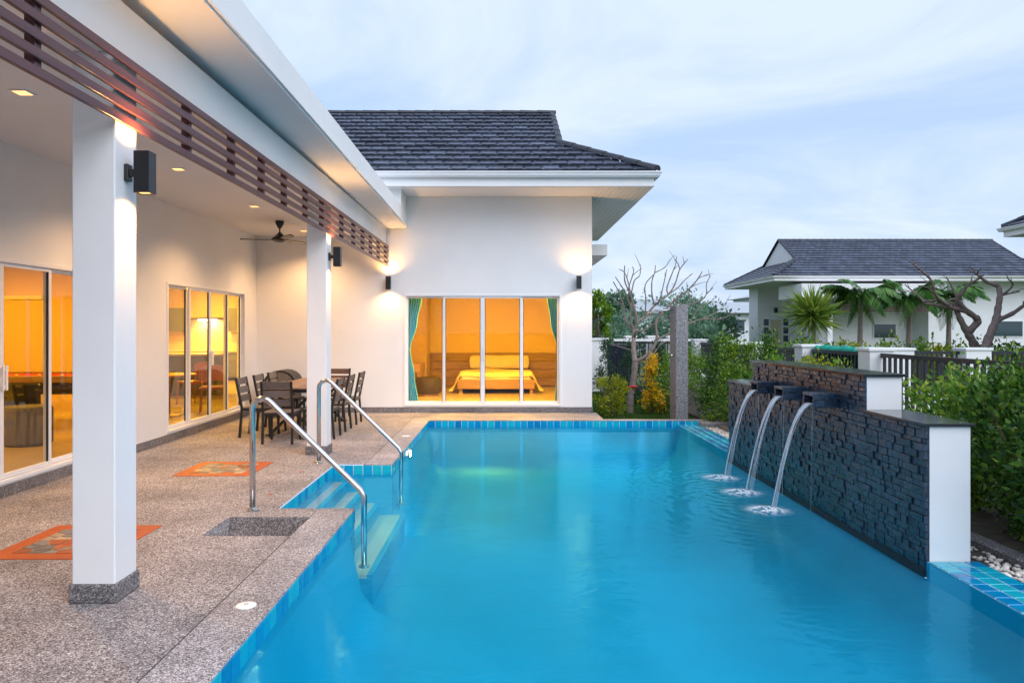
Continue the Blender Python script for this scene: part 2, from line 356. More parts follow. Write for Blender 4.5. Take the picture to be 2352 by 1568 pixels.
# deck: cells of a grid, with the sunken ramp by the handrail
dk = MB()
PX0, PX1, PY0, PY1, PD = -2.36, -1.67, 5.63, 6.2, -0.22
def flat(x0, x1, y0, y1, z=0.0): dk.quad((x0,y0,z),(x1,y0,z),(x1,y1,z),(x0,y1,z))
flat(-4.8, PX0, -8, 14); flat(PX0, PX1-0.004, -8, PY0)
dk.quad((PX0,PY0,PD),(PX1-0.004,PY0,PD),(PX1-0.004,PY1,PD),(PX0,PY1,PD)); dk.quad((PX0,PY0,0),(PX0,PY0,PD),(PX0,PY1,PD),(PX0,PY1,0)); dk.quad((PX0,PY0,0),(PX1,PY0,0),(PX1,PY0,PD),(PX0,PY0,PD))
MB().poly([(PX0,PY1,0),(PX0,PY1,PD),(PX1-0.004,PY1,PD),(PX1-0.004,PY1,0)]).build('deck_recess', PLINTH)['kind'] = 'structure'
flat(PX0, PX1-0.004, PY1, RY0); flat(PX0, RX0, RY0, RY1); flat(PX0, PX1-0.004, RY1, 14)
flat(PX1-0.004, 1.76, 13.134, 14)
dk.quad((1.76,13.134,0),(1.76,14,0),(1.76,14,-.2),(1.76,13.134,-.2))
flat(PX1-0.004, 3.42, -8, PYN-0.3)
tag(dk.build('deck', DECK, fixn=False), kind='structure')
jt = MB().box(PX1-0.01, PX1+0.004, -8, PY0, -0.03, -0.004).box(PX1-0.01, PX1+0.004, RY1, 13.13, -0.03, -0.004).box(PX1+0.005, 1.76, 13.125, 13.14, -0.03, -0.004)
tag(jt.build('deck_joint', SOIL), kind='structure')
cp = MB()
J = 0.002
cp.box(PX1, PXL+0.005, -8, RY0, -0.013, J); cp.box(PX1, PX1+0.03, PY0-.1, RY0-.01, -0.2, -0.0135); cp.box(PX1, PXL+0.005, RY1, 13.13, -0.013, J); cp.box(PXL+0.005, 1.76, PYB-0.005, 13.13, -0.013, J)
cp.box(1.76, 3.85, PYB-0.005, 12.97, -0.013, J); cp.box(3.44, 3.85, PYB-0.004, 12.965, -0.2, -0.0135)
cp.box(PXL+0.005, 3.42, PYN-0.3, PYN, -0.013, J)
cp2 = tag(cp.build('pool_coping', COPING, bevel=0.006), kind='structure')
tag(MB().box(3.42, 3.86, 12.45, 12.80, -0.2, -0.005).build('granite_kerb_block', GRANITE, bevel=0.01), 'short grey granite kerb block closing the far right pool corner', 'kerb block')

# basin
b = MB(); D = -0.88
def wall(a, c, z0, z1): b.quad((a[0],a[1],z0),(c[0],c[1],z0),(c[0],c[1],z1),(a[0],a[1],z1))
GB = -0.128
ring = [((PXL,PYN),(PXR,PYN)), ((PXR,PYN),(PXR,PYB)), ((PXR,PYB),(PXL,PYB)), ((PXL,PYB),(PXL,RY1)), ((PXL,RY1),(RX0,RY1)), ((RX0,RY1),(RX0,RY0)), ((RX0,RY0),(PXL,RY0)), ((PXL,RY0),(PXL,PYN))]
for a, c in ring: wall(a, c, -0.215, GB if a[0] != PXR or c[0] != PXR else -0.2)
for a, c in ring[3:7]: wall(a, c, D, -0.215)
nx, ny = 44, 113; vs = []; fs = []
for j in range(ny+1):
    for i in range(nx+1):
        x = PXL+(PXR-PXL)*i/nx; y = PYN+(PYB-PYN)*j/ny; wy = RY0-0.15 < y < RY1+0.15; d = min(9 if wy else (x-PXL)*3.5, PXR-x, y-PYN, PYB-y)
        t_ = min(1, d/1.5); vs.append((x, y, -0.21+(D+0.21)*math.sqrt(max(0, 1-(1-t_)**2.4))))
for j in range(ny):
    for i in range(nx): a = j*(nx+1)+i; fs.append((a, a+1, a+nx+2, a+nx+1))
b.add(vs, fs)
basin = tag(b.build('pool_basin', BASIN, fixn=False, angle=0.9), kind='structure')
gb = MB()
for a, c in ring:
    if a[0] == PXR and c[0] == PXR: continue
    gb.quad((a[0],a[1],GB),(c[0],c[1],GB),(c[0],c[1],-0.0135),(a[0],a[1],-0.0135))
gb.quad((PXR,PYB,GB),(3.44,PYB,GB),(3.44,PYB,-0.0135),(PXR,PYB,-0.0135))
gb.build('grout_bed', GROUT, basin, fixn=False)
# steps
sx = [RX0, -1.87, -1.69, -1.49, -1.19]; sz = [-0.21, -0.33, -0.46, -0.60]
for i in range(4):
    MB().box(sx[i]+0.001, sx[i+1], RY0+0.002, RY1-0.002, D, sz[i]-0.03).build('step', BASIN, basin); MB().box(sx[i]+0.001, sx[i+1]-.051, RY0+0.002, RY1-0.002, sz[i]-0.0299, sz[i]).build('tread', STEPM if i < 4 else BASIN, basin)
    MB().box(sx[i+1]-0.05, sx[i+1]+0.004, RY0+0.003, RY1-0.003, sz[i]-0.05, sz[i]+0.004).build('step_nosing', BASIN, basin)
# waterline tiles, one object each
TP, TH = 0.1176, 0.112
def tile_mesh(w, h, d=0.008):
    return MB().box(-w/2, w/2, -d, 0, -h/2, h/2).mesh('tile', TILE, bevel=0.002)
tm = tile_mesh(TP-0.012, TH)
def tile_run(a, c, facing):
    a = Vector((*a, 0)); c = Vector((*c, 0)); n = max(1, round((c-a).length/TP)); st = (c-a)/n
    for i in range(n):
        p = a+st*(i+0.5); inst('tile', tm, basin, (p.x, p.y, -0.0135-TH/2), (0, 0, facing), (st.length/TP, 1, 1))
tile_run((PXL, 2.97), (PXL, RY0), R(90)); tile_run((RX0, RY0), (RX0, RY1), R(90)); tile_run((RX0, RY1), (PXL, RY1), 0)
tile_run((PXL, RY1), (PXL, PYB), R(90)); tile_run((PXL, PYB), (3.42, PYB), 0)
# overflow ledge on the right, three tiles wide
LZ = -0.073
lb = MB().box(PXR, 3.424, PYN, 5.245, -0.2, LZ-0.004).box(PXR, 3.424, 9.885, PYB-0.01, -0.2, LZ-0.004)
ledge = tag(lb.build('overflow_ledge', BASIN), kind='structure')
MB().box(PXR+.004, 3.42, PYN, 5.24, LZ-.0035, LZ-.0015).box(PXR+.004, 3.42, 9.89, PYB-.012, LZ-.0035, LZ-.0015).build('grout_bed', GROUT, ledge)
lm = MB().box(-(TP-0.012)/2, (TP-0.012)/2, -(TP-0.012)/2, (TP-0.012)/2, -0.003, 0.005).mesh('tile', TILE, bevel=0.002)
lw = 0.374/3
for (y0, y1) in ((3.1, 5.23), (9.9, PYB-0.02)):
    n = round((y1-y0)/TP)
    for j in range(n):
        for i in range(3):
            inst('tile', lm, ledge, (PXR+lw*(i+0.5), y0+(j+0.5)*(y1-y0)/n, LZ-0.001), (0, 0, random.choice([0, 1.5708, 3.1416])), (lw/TP, (y1-y0)/n/TP, 1))
# water body
def prism(name, pts, z0, z1, mat, parent=None):
    k = len(pts); m = MB(); m.add([(x,y,z0) for x,y in pts]+[(x,y,z1) for x,y in pts], [(i,(i+1)%k,k+(i+1)%k,k+i) for i in range(k)]+[tuple(range(k))[::-1], tuple(range(k,2*k))])
    return m.build(name, mat, parent)
e = 0.02
wat = prism('water', [(PXL-e,PYN-e),(PXR+e,PYN-e),(PXR+e,PYB+e),(PXL-e,PYB+e),(PXL-e,RY1+e),(RX0-e,RY1+e),(RX0-e,RY0-e),(PXL-e,RY0-e)], D-0.05, WZ, WATER)
tag(wat, kind='structure')
# glowing disc added for the bright spot at the left pool wall
DISCGLOW = M('warm_disc_glow', (1, 0.9, 0.7), 0.5, emit=(1, 0.72, 0.36), estr=9)
def point_light(name, parent, loc, energy, col, radius=0.05, kind='POINT', rot=None, spot=None, blend=0.6):
    d = bpy.data.lights.new(name, kind); d.energy = energy; d.color = col
    d.shadow_soft_size = radius
    if kind == 'SPOT': d.spot_size = spot; d.spot_blend = blend
    o = bpy.data.objects.new(name, d); C.objects.link(o); o.parent = parent; o.location = Vector(loc)-base_of(parent)
    if rot: o.rotation_euler = rot
    return o
pl = thing('glow_disc', 'small glowing disc at a bright spot on the left pool wall near the far handrail', 'pool lamp', (PXL, 10.15, -0.13))
MB().tube([(PXL-0.03,10.15,-0.13),(PXL+0.02,10.15,-0.13)], [0.07,0.07], 16).build('housing', STEEL, pl)
MB().tube([(PXL+0.02,10.15,-0.13),(PXL+0.035,10.15,-0.13)], [0.05,0.035], 16).build('lens', DISCGLOW, pl)

# pebble strip and kerb on the right
PEB = M('white_pebble', (0.66, 0.60, 0.54), 0.6, var=0.15, vscale=20, objvar=0.25, islvar=0.25)
bed = tag(MB().box(3.426, 3.66, -4, 12.44, -0.2, -0.10).build('pebble_bed', SOIL), kind='structure')
def pebble_mesh(sd):
    bm = bmesh.new(); bmesh.ops.create_icosphere(bm, subdivisions=1, radius=1); rr = random.Random(sd)
    for v in bm.verts: v.co *= rr.uniform(0.8, 1.15)
    me = bpy.data.meshes.new('pebble'); bm.to_mesh(me); bm.free(); me.materials.append(PEB)
    me.polygons.foreach_set('use_smooth', [True]*len(me.polygons)); return me
pms = [pebble_mesh(i) for i in range(5)]
def rp(y0, y1): return (random.uniform(3.44, 3.65), random.uniform(y0, y1), -0.085+random.uniform(-.01, .012))
for i in range(290):
    r = random.uniform(0.014, 0.027)
    inst('pebble', random.choice(pms), bed, rp(3.9, 5.35) if i < 190 else rp(9.8, 12.4), (random.random(), random.random(), random.random()*6), (r*1.3, r, r*0.7))
pb = MB()
for i in range(700):
    me = random.choice(pms); c = rp(9.8, 12.43) if i < 500 else rp(5.35, 9.8); r = random.uniform(0.014, 0.027)
    pb.add([(c[0]+v.co.x*r*1.2, c[1]+v.co.y*r, c[2]+v.co.z*r*.7) for v in me.vertices], [tuple(p.vertices) for p in me.polygons])
tag(pb.build('pebbles', PEB, bed, smooth=True, fixn=False), kind='stuff')
tag(MB().box(3.665, 3.80, -4, 12.44, -0.2, -0.035).build('granite_edging', PLINTH, bevel=0.012), kind='structure')

# skimmer lids
for (x, y, lab) in ((-1.50, 4.2, 'round white drain lid set in the deck closest to the viewer'), (-1.49, 10.9, 'round white drain lid in the coping beyond the far handrail')):
    t = thing('drain_lid', lab, 'drain lid', (x, y, 0), group='white drain lids')
    MB().lathe([(0.058,0.0),(0.058,0.005),(0.050,0.008),(0.012,0.009)], (x,y,0.002), 24).build('rim', ALU, t, angle=0.5)
    MB().lathe([(0.014,0.009),(0.012,0.013)], (x,y,0.0025), 10).build('finger_hole', M('lid_grey', (0.5,0.5,0.5), 0.5), t)

# floor inlays: terracotta frames with a crazy-paving of stones
TERRA = M('terracotta_frame', (0.40, 0.075, 0.020), 0.55, var=0.12, vscale=8, bump=0.1)
MORT = M('inlay_mortar', (0.42, 0.24, 0.15), 0.85, var=0.15)
STN = [M('inlay_stone_'+k, c, 0.5, var=0.2, vscale=20, objvar=0.3) for k, c in (('grey', (0.15,0.15,0.15)), ('sage', (0.22,0.22,0.19)), ('sand', (0.34,0.26,0.18)), ('red', (0.34,0.08,0.035)))]
def clip(poly, p, n):
    o = []
    for i in range(len(poly)):
        a, c = poly[i], poly[(i+1) % len(poly)]; da = (a[0]-p[0])*n[0]+(a[1]-p[1])*n[1]; dc = (c[0]-p[0])*n[0]+(c[1]-p[1])*n[1]
        if da <= 0: o.append(a)
        if da*dc < 0: s = da/(da-dc); o.append((a[0]+s*(c[0]-a[0]), a[1]+s*(c[1]-a[1])))
    return o
def inlay(x0, x1, y0, y1, label, sd):
    t = thing('floor_inlay', label, 'floor inlay', ((x0+x1)/2, (y0+y1)/2, 0), group='terracotta framed inlays in the deck')
    fr = 0.125
    for bx in ((x0,x1,y0,y0+fr), (x0,x1,y1-fr,y1), (x0,x0+fr,y0+fr+.001,y1-fr-.001), (x1-fr,x1,y0+fr+.001,y1-fr-.001)):
        MB().box(*bx, -0.01, 0.006).build('frame', TERRA, t, bevel=0.002)
    a0, a1, b0, b1 = x0+fr, x1-fr, y0+fr, y1-fr
    MB().box(a0+.001, a1-.001, b0+.001, b1-.001, -0.01, 0.003).build('mortar', MORT, t)
    rr = random.Random(sd); k = 6
    sites = [(a0+(a1-a0)*(i+rr.uniform(.1,.9))/k, b0+(b1-b0)*(j+rr.uniform(.1,.9))/k) for i in range(k) for j in range(k)]
    for s in sites:
        poly = [(a0+.004,b0+.004),(a1-.004,b0+.004),(a1-.004,b1-.004),(a0+.004,b1-.004)]
        for q in sites:
            if q is s: continue
            d = (q[0]-s[0], q[1]-s[1]); l = math.hypot(*d)
            if l > 0.5: continue
            poly = clip(poly, ((s[0]+q[0])/2-d[0]/l*0.006, (s[1]+q[1])/2-d[1]/l*0.006), d)
            if len(poly) < 3: break
        if len(poly) < 3: continue
        n = len(poly); m = MB(); h = 0.006+rr.uniform(0, .002)
        m.add([(x,y,0.002) for x,y in poly]+[(x,y,h) for x,y in poly], [(i,(i+1)%n,n+(i+1)%n,n+i) for i in range(n)]+[tuple(range(n,2*n))])
        m.build('stone', rr.choice(STN), t)
inlay(-3.65, -2.80, 5.05, 5.92, 'terracotta framed stone floor inlay behind the near white column', 3)
inlay(-3.65, -2.80, 7.93, 8.77, 'terracotta framed stone floor inlay between handrail and sliding doors', 5)

for (x, y, lab) in ((-2.29, 7.05, 'small brown floor slot near the foot of the near handrail'), (-2.29, 8.17, 'small brown floor slot before the second white column')):
    t = thing('floor_slot', lab, 'floor slot', (x, y, 0), group='floor slots in the deck'); MB().box(x-.03, x+.03, y-.012, y+.012, -.005, .004).build('plate', TERRA, t, bevel=.002)

# ================================================================== handrails
def handrail(y, label):
    t = thing('handrail', label, 'handrail', (-2.24, y, 0), group='stainless handrails at the pool steps')
    pts = [(-2.24, y, 0.0), (-2.24, y, 0.90)]
    a0, a1 = math.pi, math.pi/2-0.77
    cx, cz, r = -2.24+0.09, 0.90, 0.09
    for i in range(1, 9):
        a = a0+(a1-a0)*i/8; pts.append((cx+r*math.cos(a), y, cz+r*math.sin(a)))
    p = Vector(pts[-1]); e = Vector((-1.262, y, 0.16)); d = (e-p).normalized()
    pts += [tuple(e-d*0.03), (e.x-0.006, y, e.z-0.008), (-1.25, y, 0.125), (-1.25, y, -0.50)]
    MB().tube(pts, 0.0255, 16).build('rail', STEEL, t, smooth=True)
    MB().lathe([(0.058,0.0),(0.058,0.008),(0.030,0.022),(0.023,0.03)], (-2.24,y,0.002), 20).build('base_flange', STEEL, t, angle=0.6)
    MB().lathe([(0.048,-.50),(0.048,-.49),(0.023,-.475)], (-1.25,y,0), 16).build('base_flange', STEEL, t, angle=0.6)
handrail(6.43, 'near stainless steel handrail slanting down into the pool steps')
handrail(8.72, 'far stainless steel handrail, beside the second white column')

# ================================================================== fountain wall
FX, FY0, FY1, FS0, FS1, FZL, FZH = 3.05, 5.25, 9.88, 6.16, 8.91, 0.90, 1.20
fw = thing('fountain_wall', 'stepped pool wall faced with dark slate and white rendered ends', 'fountain wall', (3.2, 7.5, -0.15))
prof = [(FY0,-0.15),(FY1,-0.15),(FY1,FZL),(FS1,FZL),(FS1,FZH),(FS0,FZH),(FS0,FZL),(FY0,FZL)]
m = MB(); k = len(prof)
m.add([(FX+0.025,y,z) for y,z in prof]+[(3.37,y,z) for y,z in prof], [(i,(i+1)%k,k+(i+1)%k,k+i) for i in range(k)]+[tuple(range(k)), tuple(range(k,2*k))[::-1]])
m.build('core', WHITE2, fw)
MB().box(FX+0.012, FX+0.0245, FY0+0.004, FY1, -0.16, FZL).box(FX-0.024, FX+0.0115, FY0-0.003, FY1, -0.19, -0.135).build('backing_and_skirt', M('mortar_and_dark_skirt', (0.02,0.022,0.026), 0.8), fw)  # low dark skirt covers the stone ends and doubles as the wall's reflection
for y0, y1, z in ((FY0-.025, FS0-.001, FZL), (FS0-.025, FS1+.025, FZH), (FS1+.001, FY1+.02, FZL)):
    MB().box(FX-0.02, 3.395, y0, y1, z+0.001, z+0.024).build('coping_slab', SLATECAP, fw, bevel=0.003)
def stone_mesh(sd):
    rr = random.Random(sd); j = lambda: rr.uniform(-.05, .05)
    v = [(sx_*0.5 + (rr.uniform(-.05,.04) if sx_ < 0 else 0), sy_*0.5+j()*.5, sz_*0.5+j()*.8) for sz_ in (-1,1) for sx_, sy_ in ((-1,-1),(1,-1),(1,1),(-1,1))]
    mm = MB(); mm.hexa(v); return mm.mesh('slate_stone', SLATE, bevel=0.035)
sms = [stone_mesh(i) for i in range(8)]
stones = []; z = -0.14; rr = random.Random(11)
while z < FZH-0.02:
    h = rr.choice([0.036, 0.044, 0.050, 0.058]); h = min(h, (FZL-z) if z < FZL else (FZH-z))
    if z < FZL and FZL-z-h < 0.02: h = FZL-z
    ya, yb = (FY0+0.002, FY1-0.002) if z < FZL-0.01 else (FS0+0.002, FS1-0.002)
    y = ya-rr.uniform(0, .04)
    while y < yb-0.02:
        l = rr.choice([0.05, 0.07, 0.09, 0.115, 0.14]); y2 = min(y+l, yb); y1 = max(y, ya)
        if yb-y2 < 0.03: y2 = yb
        p = rr.choice([0.003, 0.005, 0.007, 0.010, 0.014, 0.018])
        stones.append((y1, y2, z, z+h, p)); y = y2
    z += h
stones.sort(key=lambda s: s[0]-(100 if s[3] > -0.1 else 0))
rest = MB()
for i, (y1, y2, z1, z2, p) in enumerate(stones):
    xa, xb = FX+0.004-p, FX+0.02
    cpos = ((xa+xb)/2, (y1+y2)/2, (z1+z2)/2); sc = (xb-xa, y2-y1-0.004, z2-z1-0.004)
    me = sms[i % 8]
    if i < 300: inst('slate_stone', me, fw, cpos, (0, rr.uniform(-.015,.015), rr.uniform(-.02,.02)), sc)
    else: rest.add([(cpos[0]+v.co.x*sc[0], cpos[1]+v.co.y*sc[1], cpos[2]+v.co.z*sc[2]) for v in me.vertices], [tuple(q.vertices) for q in me.polygons])
tag(rest.build('slate_stones', SLATE, fw), kind='stuff')
# spouts
SP = [(6.63, 6.87), (7.36, 7.60), (8.10, 8.34)]
for y0, y1 in SP:
    t = 0.026; x0, x1, z0, z1 = 2.82, 3.045, 0.885, 1.015
    s = MB(); s.box(x0, x1, y0, y1, z1-t, z1); s.box(x0, x1, y0, y1, z0, z0+t)
    zz_ = z0+t+.001; n = 3; hh = (z1-z0-2*t-.002)/n
    for q in range(n):
        for (ya, yb) in ((y0, y0+t), (y1-t, y1)):
            jx = random.uniform(-.006, .006)
            s.box(x0+abs(jx), x1, ya+jx*.5, yb+jx*.5, zz_+q*hh+.001, zz_+(q+1)*hh-.001)
    for q in range(2): s.box(x0+.02+q*.1, x0+.11+q*.1, y0-.006, y0+.01, z0+.01+q*.03, z0+.06+q*.03)
    s.build('spout', SLATE, fw, bevel=0.002)
# falling water
def stream_mat():
    m, t, N, L = newmat('falling_water')
    o = N('ShaderNodeOutputMaterial'); tr = N('ShaderNodeBsdfTransparent'); tr.inputs[0].default_value = (0.95, 0.98, 1, 1)
    p = N('ShaderNodeBsdfPrincipled'); p.inputs['Base Color'].default_value = (0.86, 0.92, 0.97, 1); p.inputs['Roughness'].default_value = 0.2
    co = N('ShaderNodeTexCoord'); mp = N('ShaderNodeMapping'); mp.inputs['Scale'].default_value = (0.4, 60, 0.4); L(co.outputs['Object'], mp.inputs[0])
    n = N('ShaderNodeTexNoise'); n.inputs['Scale'].default_value = 1.6; n.inputs['Detail'].default_value = 4; L(mp.outputs[0], n.inputs['Vector'])
    mr = N('ShaderNodeMapRange'); mr.inputs[1].default_value = 0.40; mr.inputs[2].default_value = 0.66; mr.inputs[3].default_value = 0.06; mr.inputs[4].default_value = 0.85; L(n.outputs['Fac'], mr.inputs[0])
    x = N('ShaderNodeMixShader'); L(mr.outputs[0], x.inputs[0]); L(tr.outputs[0], x.inputs[1]); L(p.outputs[0], x.inputs[2]); L(x.outputs[0], o.inputs[0])
    return m
STREAM = stream_mat()
def foam_mat():
    m, t, N, L = newmat('splash_foam')
    o = N('ShaderNodeOutputMaterial'); tr = N('ShaderNodeBsdfTransparent'); d = N('ShaderNodeBsdfPrincipled'); d.inputs['Base Color'].default_value = (0.85, 0.92, 0.97, 1); d.inputs['Roughness'].default_value = 0.6
    co = N('ShaderNodeTexCoord'); n = N('ShaderNodeTexNoise'); n.inputs['Scale'].default_value = 14; n.inputs['Detail'].default_value = 7; n.inputs['Distortion'].default_value = 1.2; L(co.outputs['Object'], n.inputs['Vector'])
    g = N('ShaderNodeVectorMath'); g.operation = 'LENGTH'; L(co.outputs['Object'], g.inputs[0])
    mr = N('ShaderNodeMapRange'); mr.interpolation_type = 'SMOOTHERSTEP'; mr.inputs[1].default_value = 0.28; mr.inputs[2].default_value = 0.0; mr.inputs[3].default_value = 0.0; mr.inputs[4].default_value = 1.0; L(g.outputs['Value'], mr.inputs[0])
    ml = N('ShaderNodeMath'); ml.operation = 'MULTIPLY'; L(mr.outputs[0], ml.inputs[0]); nr = N('ShaderNodeMapRange'); nr.inputs[1].default_value = 0.38; nr.inputs[2].default_value = 0.62; L(n.outputs['Fac'], nr.inputs[0]); L(nr.outputs[0], ml.inputs[1])
    m2 = N('ShaderNodeMath'); m2.operation = 'MULTIPLY'; m2.use_clamp = True; L(ml.outputs[0], m2.inputs[0]); m2.inputs[1].default_value = 1.7
    x = N('ShaderNodeMixShader'); L(m2.outputs[0], x.inputs[0]); L(tr.outputs[0], x.inputs[1]); L(d.outputs[0], x.inputs[2]); L(x.outputs[0], o.inputs[0])
    return m
FOAM = foam_mat()
for (y0, y1), lab in zip(SP, ('water falling from the nearest slate spout', 'water falling from the middle slate spout', 'water falling from the farthest slate spout')):
    yc = (y0+y1)/2; t = thing('water_stream', lab, 'water stream', (2.5, yc, WZ), group='streams from the three spouts')
    def path(v, s, zs=0.918, g_=9.81):
        T = math.sqrt(2*(zs-WZ+0.005)/g_); return 2.845-v*T*s, zs-0.5*g_*(T*s)**2
    # main sheet
    mm = MB(); n = 22; ring_n = 14; vs = []; fs = []
    for i in range(n+1):
        s = i/n; x, zc = path(0.78, s); x2, z2 = path(0.78, min(1, s+.01)); x0_, z0_ = path(0.78, max(0, s-.01))
        d = Vector((x2-x0_, 0, z2-z0_)).normalized(); nn = Vector((d.z, 0, -d.x))
        wd = 0.066*(1-s)**1.9+0.008; th = 0.004+0.004*s
        for j in range(ring_n):
            a = 2*math.pi*j/ring_n; q = Vector((x, yc+0.02*s, zc))+Vector((0,1,0))*wd*math.cos(a)+nn*th*math.sin(a)*(1+0.35*math.sin(7*a+3*yc))
            vs.append(q)
    for i in range(n):
        for j in range(ring_n): fs.append((i*ring_n+j, i*ring_n+(j+1)%ring_n, (i+1)*ring_n+(j+1)%ring_n, (i+1)*ring_n+j))
    mm.add(vs, fs); mm.build('sheet', STREAM, t, smooth=True)
    for q in range(5):
        v = random.uniform(0.62, 0.80); dy = random.uniform(-.075, .075); r0 = random.uniform(.0022, .0045)
        MB().tube([(path(v, s/14)[0], yc+dy*(1-.55*s/14), path(v, s/14)[1]) for s in range(15)], [r0*(1.2-.5*s/14) for s in range(15)], 6).build('strand', STREAM, t, smooth=True)
    for q in range(2):   # thin drips under the spout lip
        v = random.uniform(0.02, 0.12); dy = random.uniform(-.11, -.05)
        MB().tube([(path(v, s/10)[0], yc+dy, path(v, s/10)[1]) for s in range(11)], 0.0016, 5).build('drip', STREAM, t)
    sp = thing('splash', lab.replace('water falling from', 'white splash on the pool below'), 'splash', (2.44, yc, WZ), group='splashes below the spouts')
    mm = MB(); rings, seg = 14, 40; vs = [(2.43, yc, WZ+0.036)]; fs = []
    for i in range(1, rings+1):
        r = 0.36*i/rings
        for j in range(seg):
            a = 2*math.pi*j/seg; hgt = 0.030*math.exp(-(r/0.09)**2)+0.008*max(0, 1-r/0.36)*(0.6+0.6*random.random())+0.0015
            vs.append((2.43+r*1.35*math.cos(a), yc+r*math.sin(a), WZ+hgt))
    for j in range(seg): fs.append((0, 1+j, 1+(j+1) % seg))
    for i in range(rings-1):
        for j in range(seg): fs.append((1+i*seg+j, 1+(i+1)*seg+j, 1+(i+1)*seg+(j+1)%seg, 1+i*seg+(j+1)%seg))
    mm.add(vs, fs); mm.build('foam', FOAM, sp, smooth=True, fixn=False)
    for q in range(14):
        a = random.random()*6.28; r = random.uniform(.02, .16); c = (2.46+r*math.cos(a), yc+r*math.sin(a), WZ+random.uniform(.02, .10)); s = random.uniform(.002, .0045)
        MB().lathe([(s*.3,-s),(s,0),(s*.3,s)], c, 6).build('droplet', STREAM, sp, smooth=True)

# ================================================================== THE VILLA
villa = thing('villa', 'white single-storey villa with pillared patio and dark tiled roof beside the pool', 'house', (-3, 14, 0))
WX, WY = -4.80, 14.0
def vbox(name, *b, mat=WHITE, bevel=0, parent=None): return MB().box(*b).build(name, mat, parent or villa, bevel=bevel)
DZ0, DZ1 = 0.125, 2.29
GD = (5.37, 8.47); KD = (10.28, 13.38); BD = (-1.96, 1.093)
def plate(name, axis, pos, a0, a1, z0, z1, holes, th, mat=WHITE):
    m = MB(); a = a0
    def bx(p, q, u, v): m.box(p, q, pos, pos+th, u, v) if axis == 'x' else m.box(pos, pos+th, p, q, u, v)
    for h0, h1 in holes:
        bx(a, h0, z0, z1); bx(h0, h1, DZ1, z1); bx(h0, h1, z0, DZ0); a = h1
    bx(a, a1, z0, z1); return m.build(name, mat, villa)
plate('wall', 'y', WX-0.15, -6, WY, -0.1, 3.5, [GD, KD], 0.15)
plate('wall', 'x', WY, WX, 1.68, -0.1, 4.24, [BD], 0.15)
vbox('wall', 1.53, 1.68, WY+0.15, 20.0, -0.1, 4.24);
CREAM = M('cream_interior_wall', (0.76, 0.55, 0.26), 0.8)
vbox('wall', -2.75, 1.53, 19.2, 19.35, -0.1, 4.24, mat=CREAM)
vbox('wall', -2.75, -2.6, WY+0.15, 19.2, -0.1, 3.4, mat=CREAM); vbox('wall', WX-0.15, -2.75, 22.0, 22.15, -0.1, 3.4, mat=CREAM)
vbox('wall', -12.15, -12.0, -6, 22.15, -0.1, 3.4); vbox('wall', -12.0, WX-0.15, 22.0, 22.15, -0.1, 3.4, mat=CREAM); vbox('wall', -12.0, WX-0.15, -6.15, -6, -0.1, 3.4)
vbox('partition', -12.0, -6.75, 13.6, 13.75, 0.1, 2.8, mat=CREAM)
FLOORI = M('polished_cream_floor', (0.55, 0.44, 0.30), 0.18, var=0.05)
vbox('floor', -12.0, WX-0.15, -6, 22.0, 0.0, 0.1, mat=FLOORI); vbox('floor', WX-0.149, -2.75, WY+0.15, 22.0, 0.0, 0.1, mat=FLOORI); vbox('floor', -2.6, 1.53, WY+0.15, 19.2, 0.0, 0.1, mat=FLOORI)
vbox('ceiling', -12.0, WX-0.15, -6, 22.0, 2.8, 2.9, mat=CEIL); vbox('ceiling', WX-0.149, 1.53, WY+0.15, 22.0, 2.8, 2.9, mat=CEIL)
# plinths
def plinth(*b): MB().box(*b).build('plinth', PLINTH, villa, bevel=0.004)
plinth(WX, WX+0.014, -6, WY-0.002, 0.001, 0.11); plinth(WX+0.014, 1.69, WY-0.014, WY, 0.001, 0.108)
plinth(1.68, 1.694, WY, 20, -0.15, 0.108)
# columns
for y in (4.25, 9.28):
    c = vbox('column', -2.54, -2.288, y, y+0.252, 0.0, 3.23, bevel=0.006)
    MB().box(-2.555, -2.273, y-0.015, y+0.267, 0.001, 0.112).build('column_base', PLINTH, c, bevel=0.008)
vbox('beam', -2.535, -2.292, -6, WY-0.001, 3.231, 3.56); 
vbox('patio_ceiling', WX+0.001, -2.536, -6, WY-0.001, 3.40, 3.46, mat=CEIL)
# flat patio roof with its fascia; it falls slightly towards the far end
ez = lambda y: 3.555+(14-y)*0.0117
m = MB(); X0, X1 = -12.3, -1.895
m.hexa([(X0,-6,ez(-6)),(X1,-6,ez(-6)),(X1,WY-.001,ez(14)),(X0,WY-.001,ez(14)),(X0,-6,ez(-6)+.31),(X1,-6,ez(-6)+.31),(X1,WY-.001,ez(14)+.31),(X0,WY-.001,ez(14)+.31)])
m.build('patio_roof', WHITE, villa)
m = MB().beam((X1+.012,-6,ez(-6)+.035),(X1+.012,13.99,ez(14)+.035), .022, .028); m.build('drip_edge', WHITE, villa)
vbox('wall_return', -5.2, -1.9, 13.24, WY-0.002, 3.72, 4.20)
# slat screen
scr = empty('slat_screen', (-2.27, 8, 2.8)); scr.parent = villa; scr.location = Vector((-2.27, 8, 2.8))-base_of(villa)
SZ = [2.815+i*0.0895 for i in range(5)]
for z in SZ: MB().box(-2.268, -2.243, -6, WY-0.02, z, z+0.050).build('slat', WOOD, scr, bevel=0.003)
for y in (2.7, 3.5, 5.2, 6.05, 6.8, 7.5, 8.3, 9.05, 10.15, 10.95, 11.65, 12.35, 13.1, 13.88):
    MB().box(-2.325, -2.2685, y, y+0.05, 2.875, 3.2305).build('post', WOOD, scr, bevel=0.003)

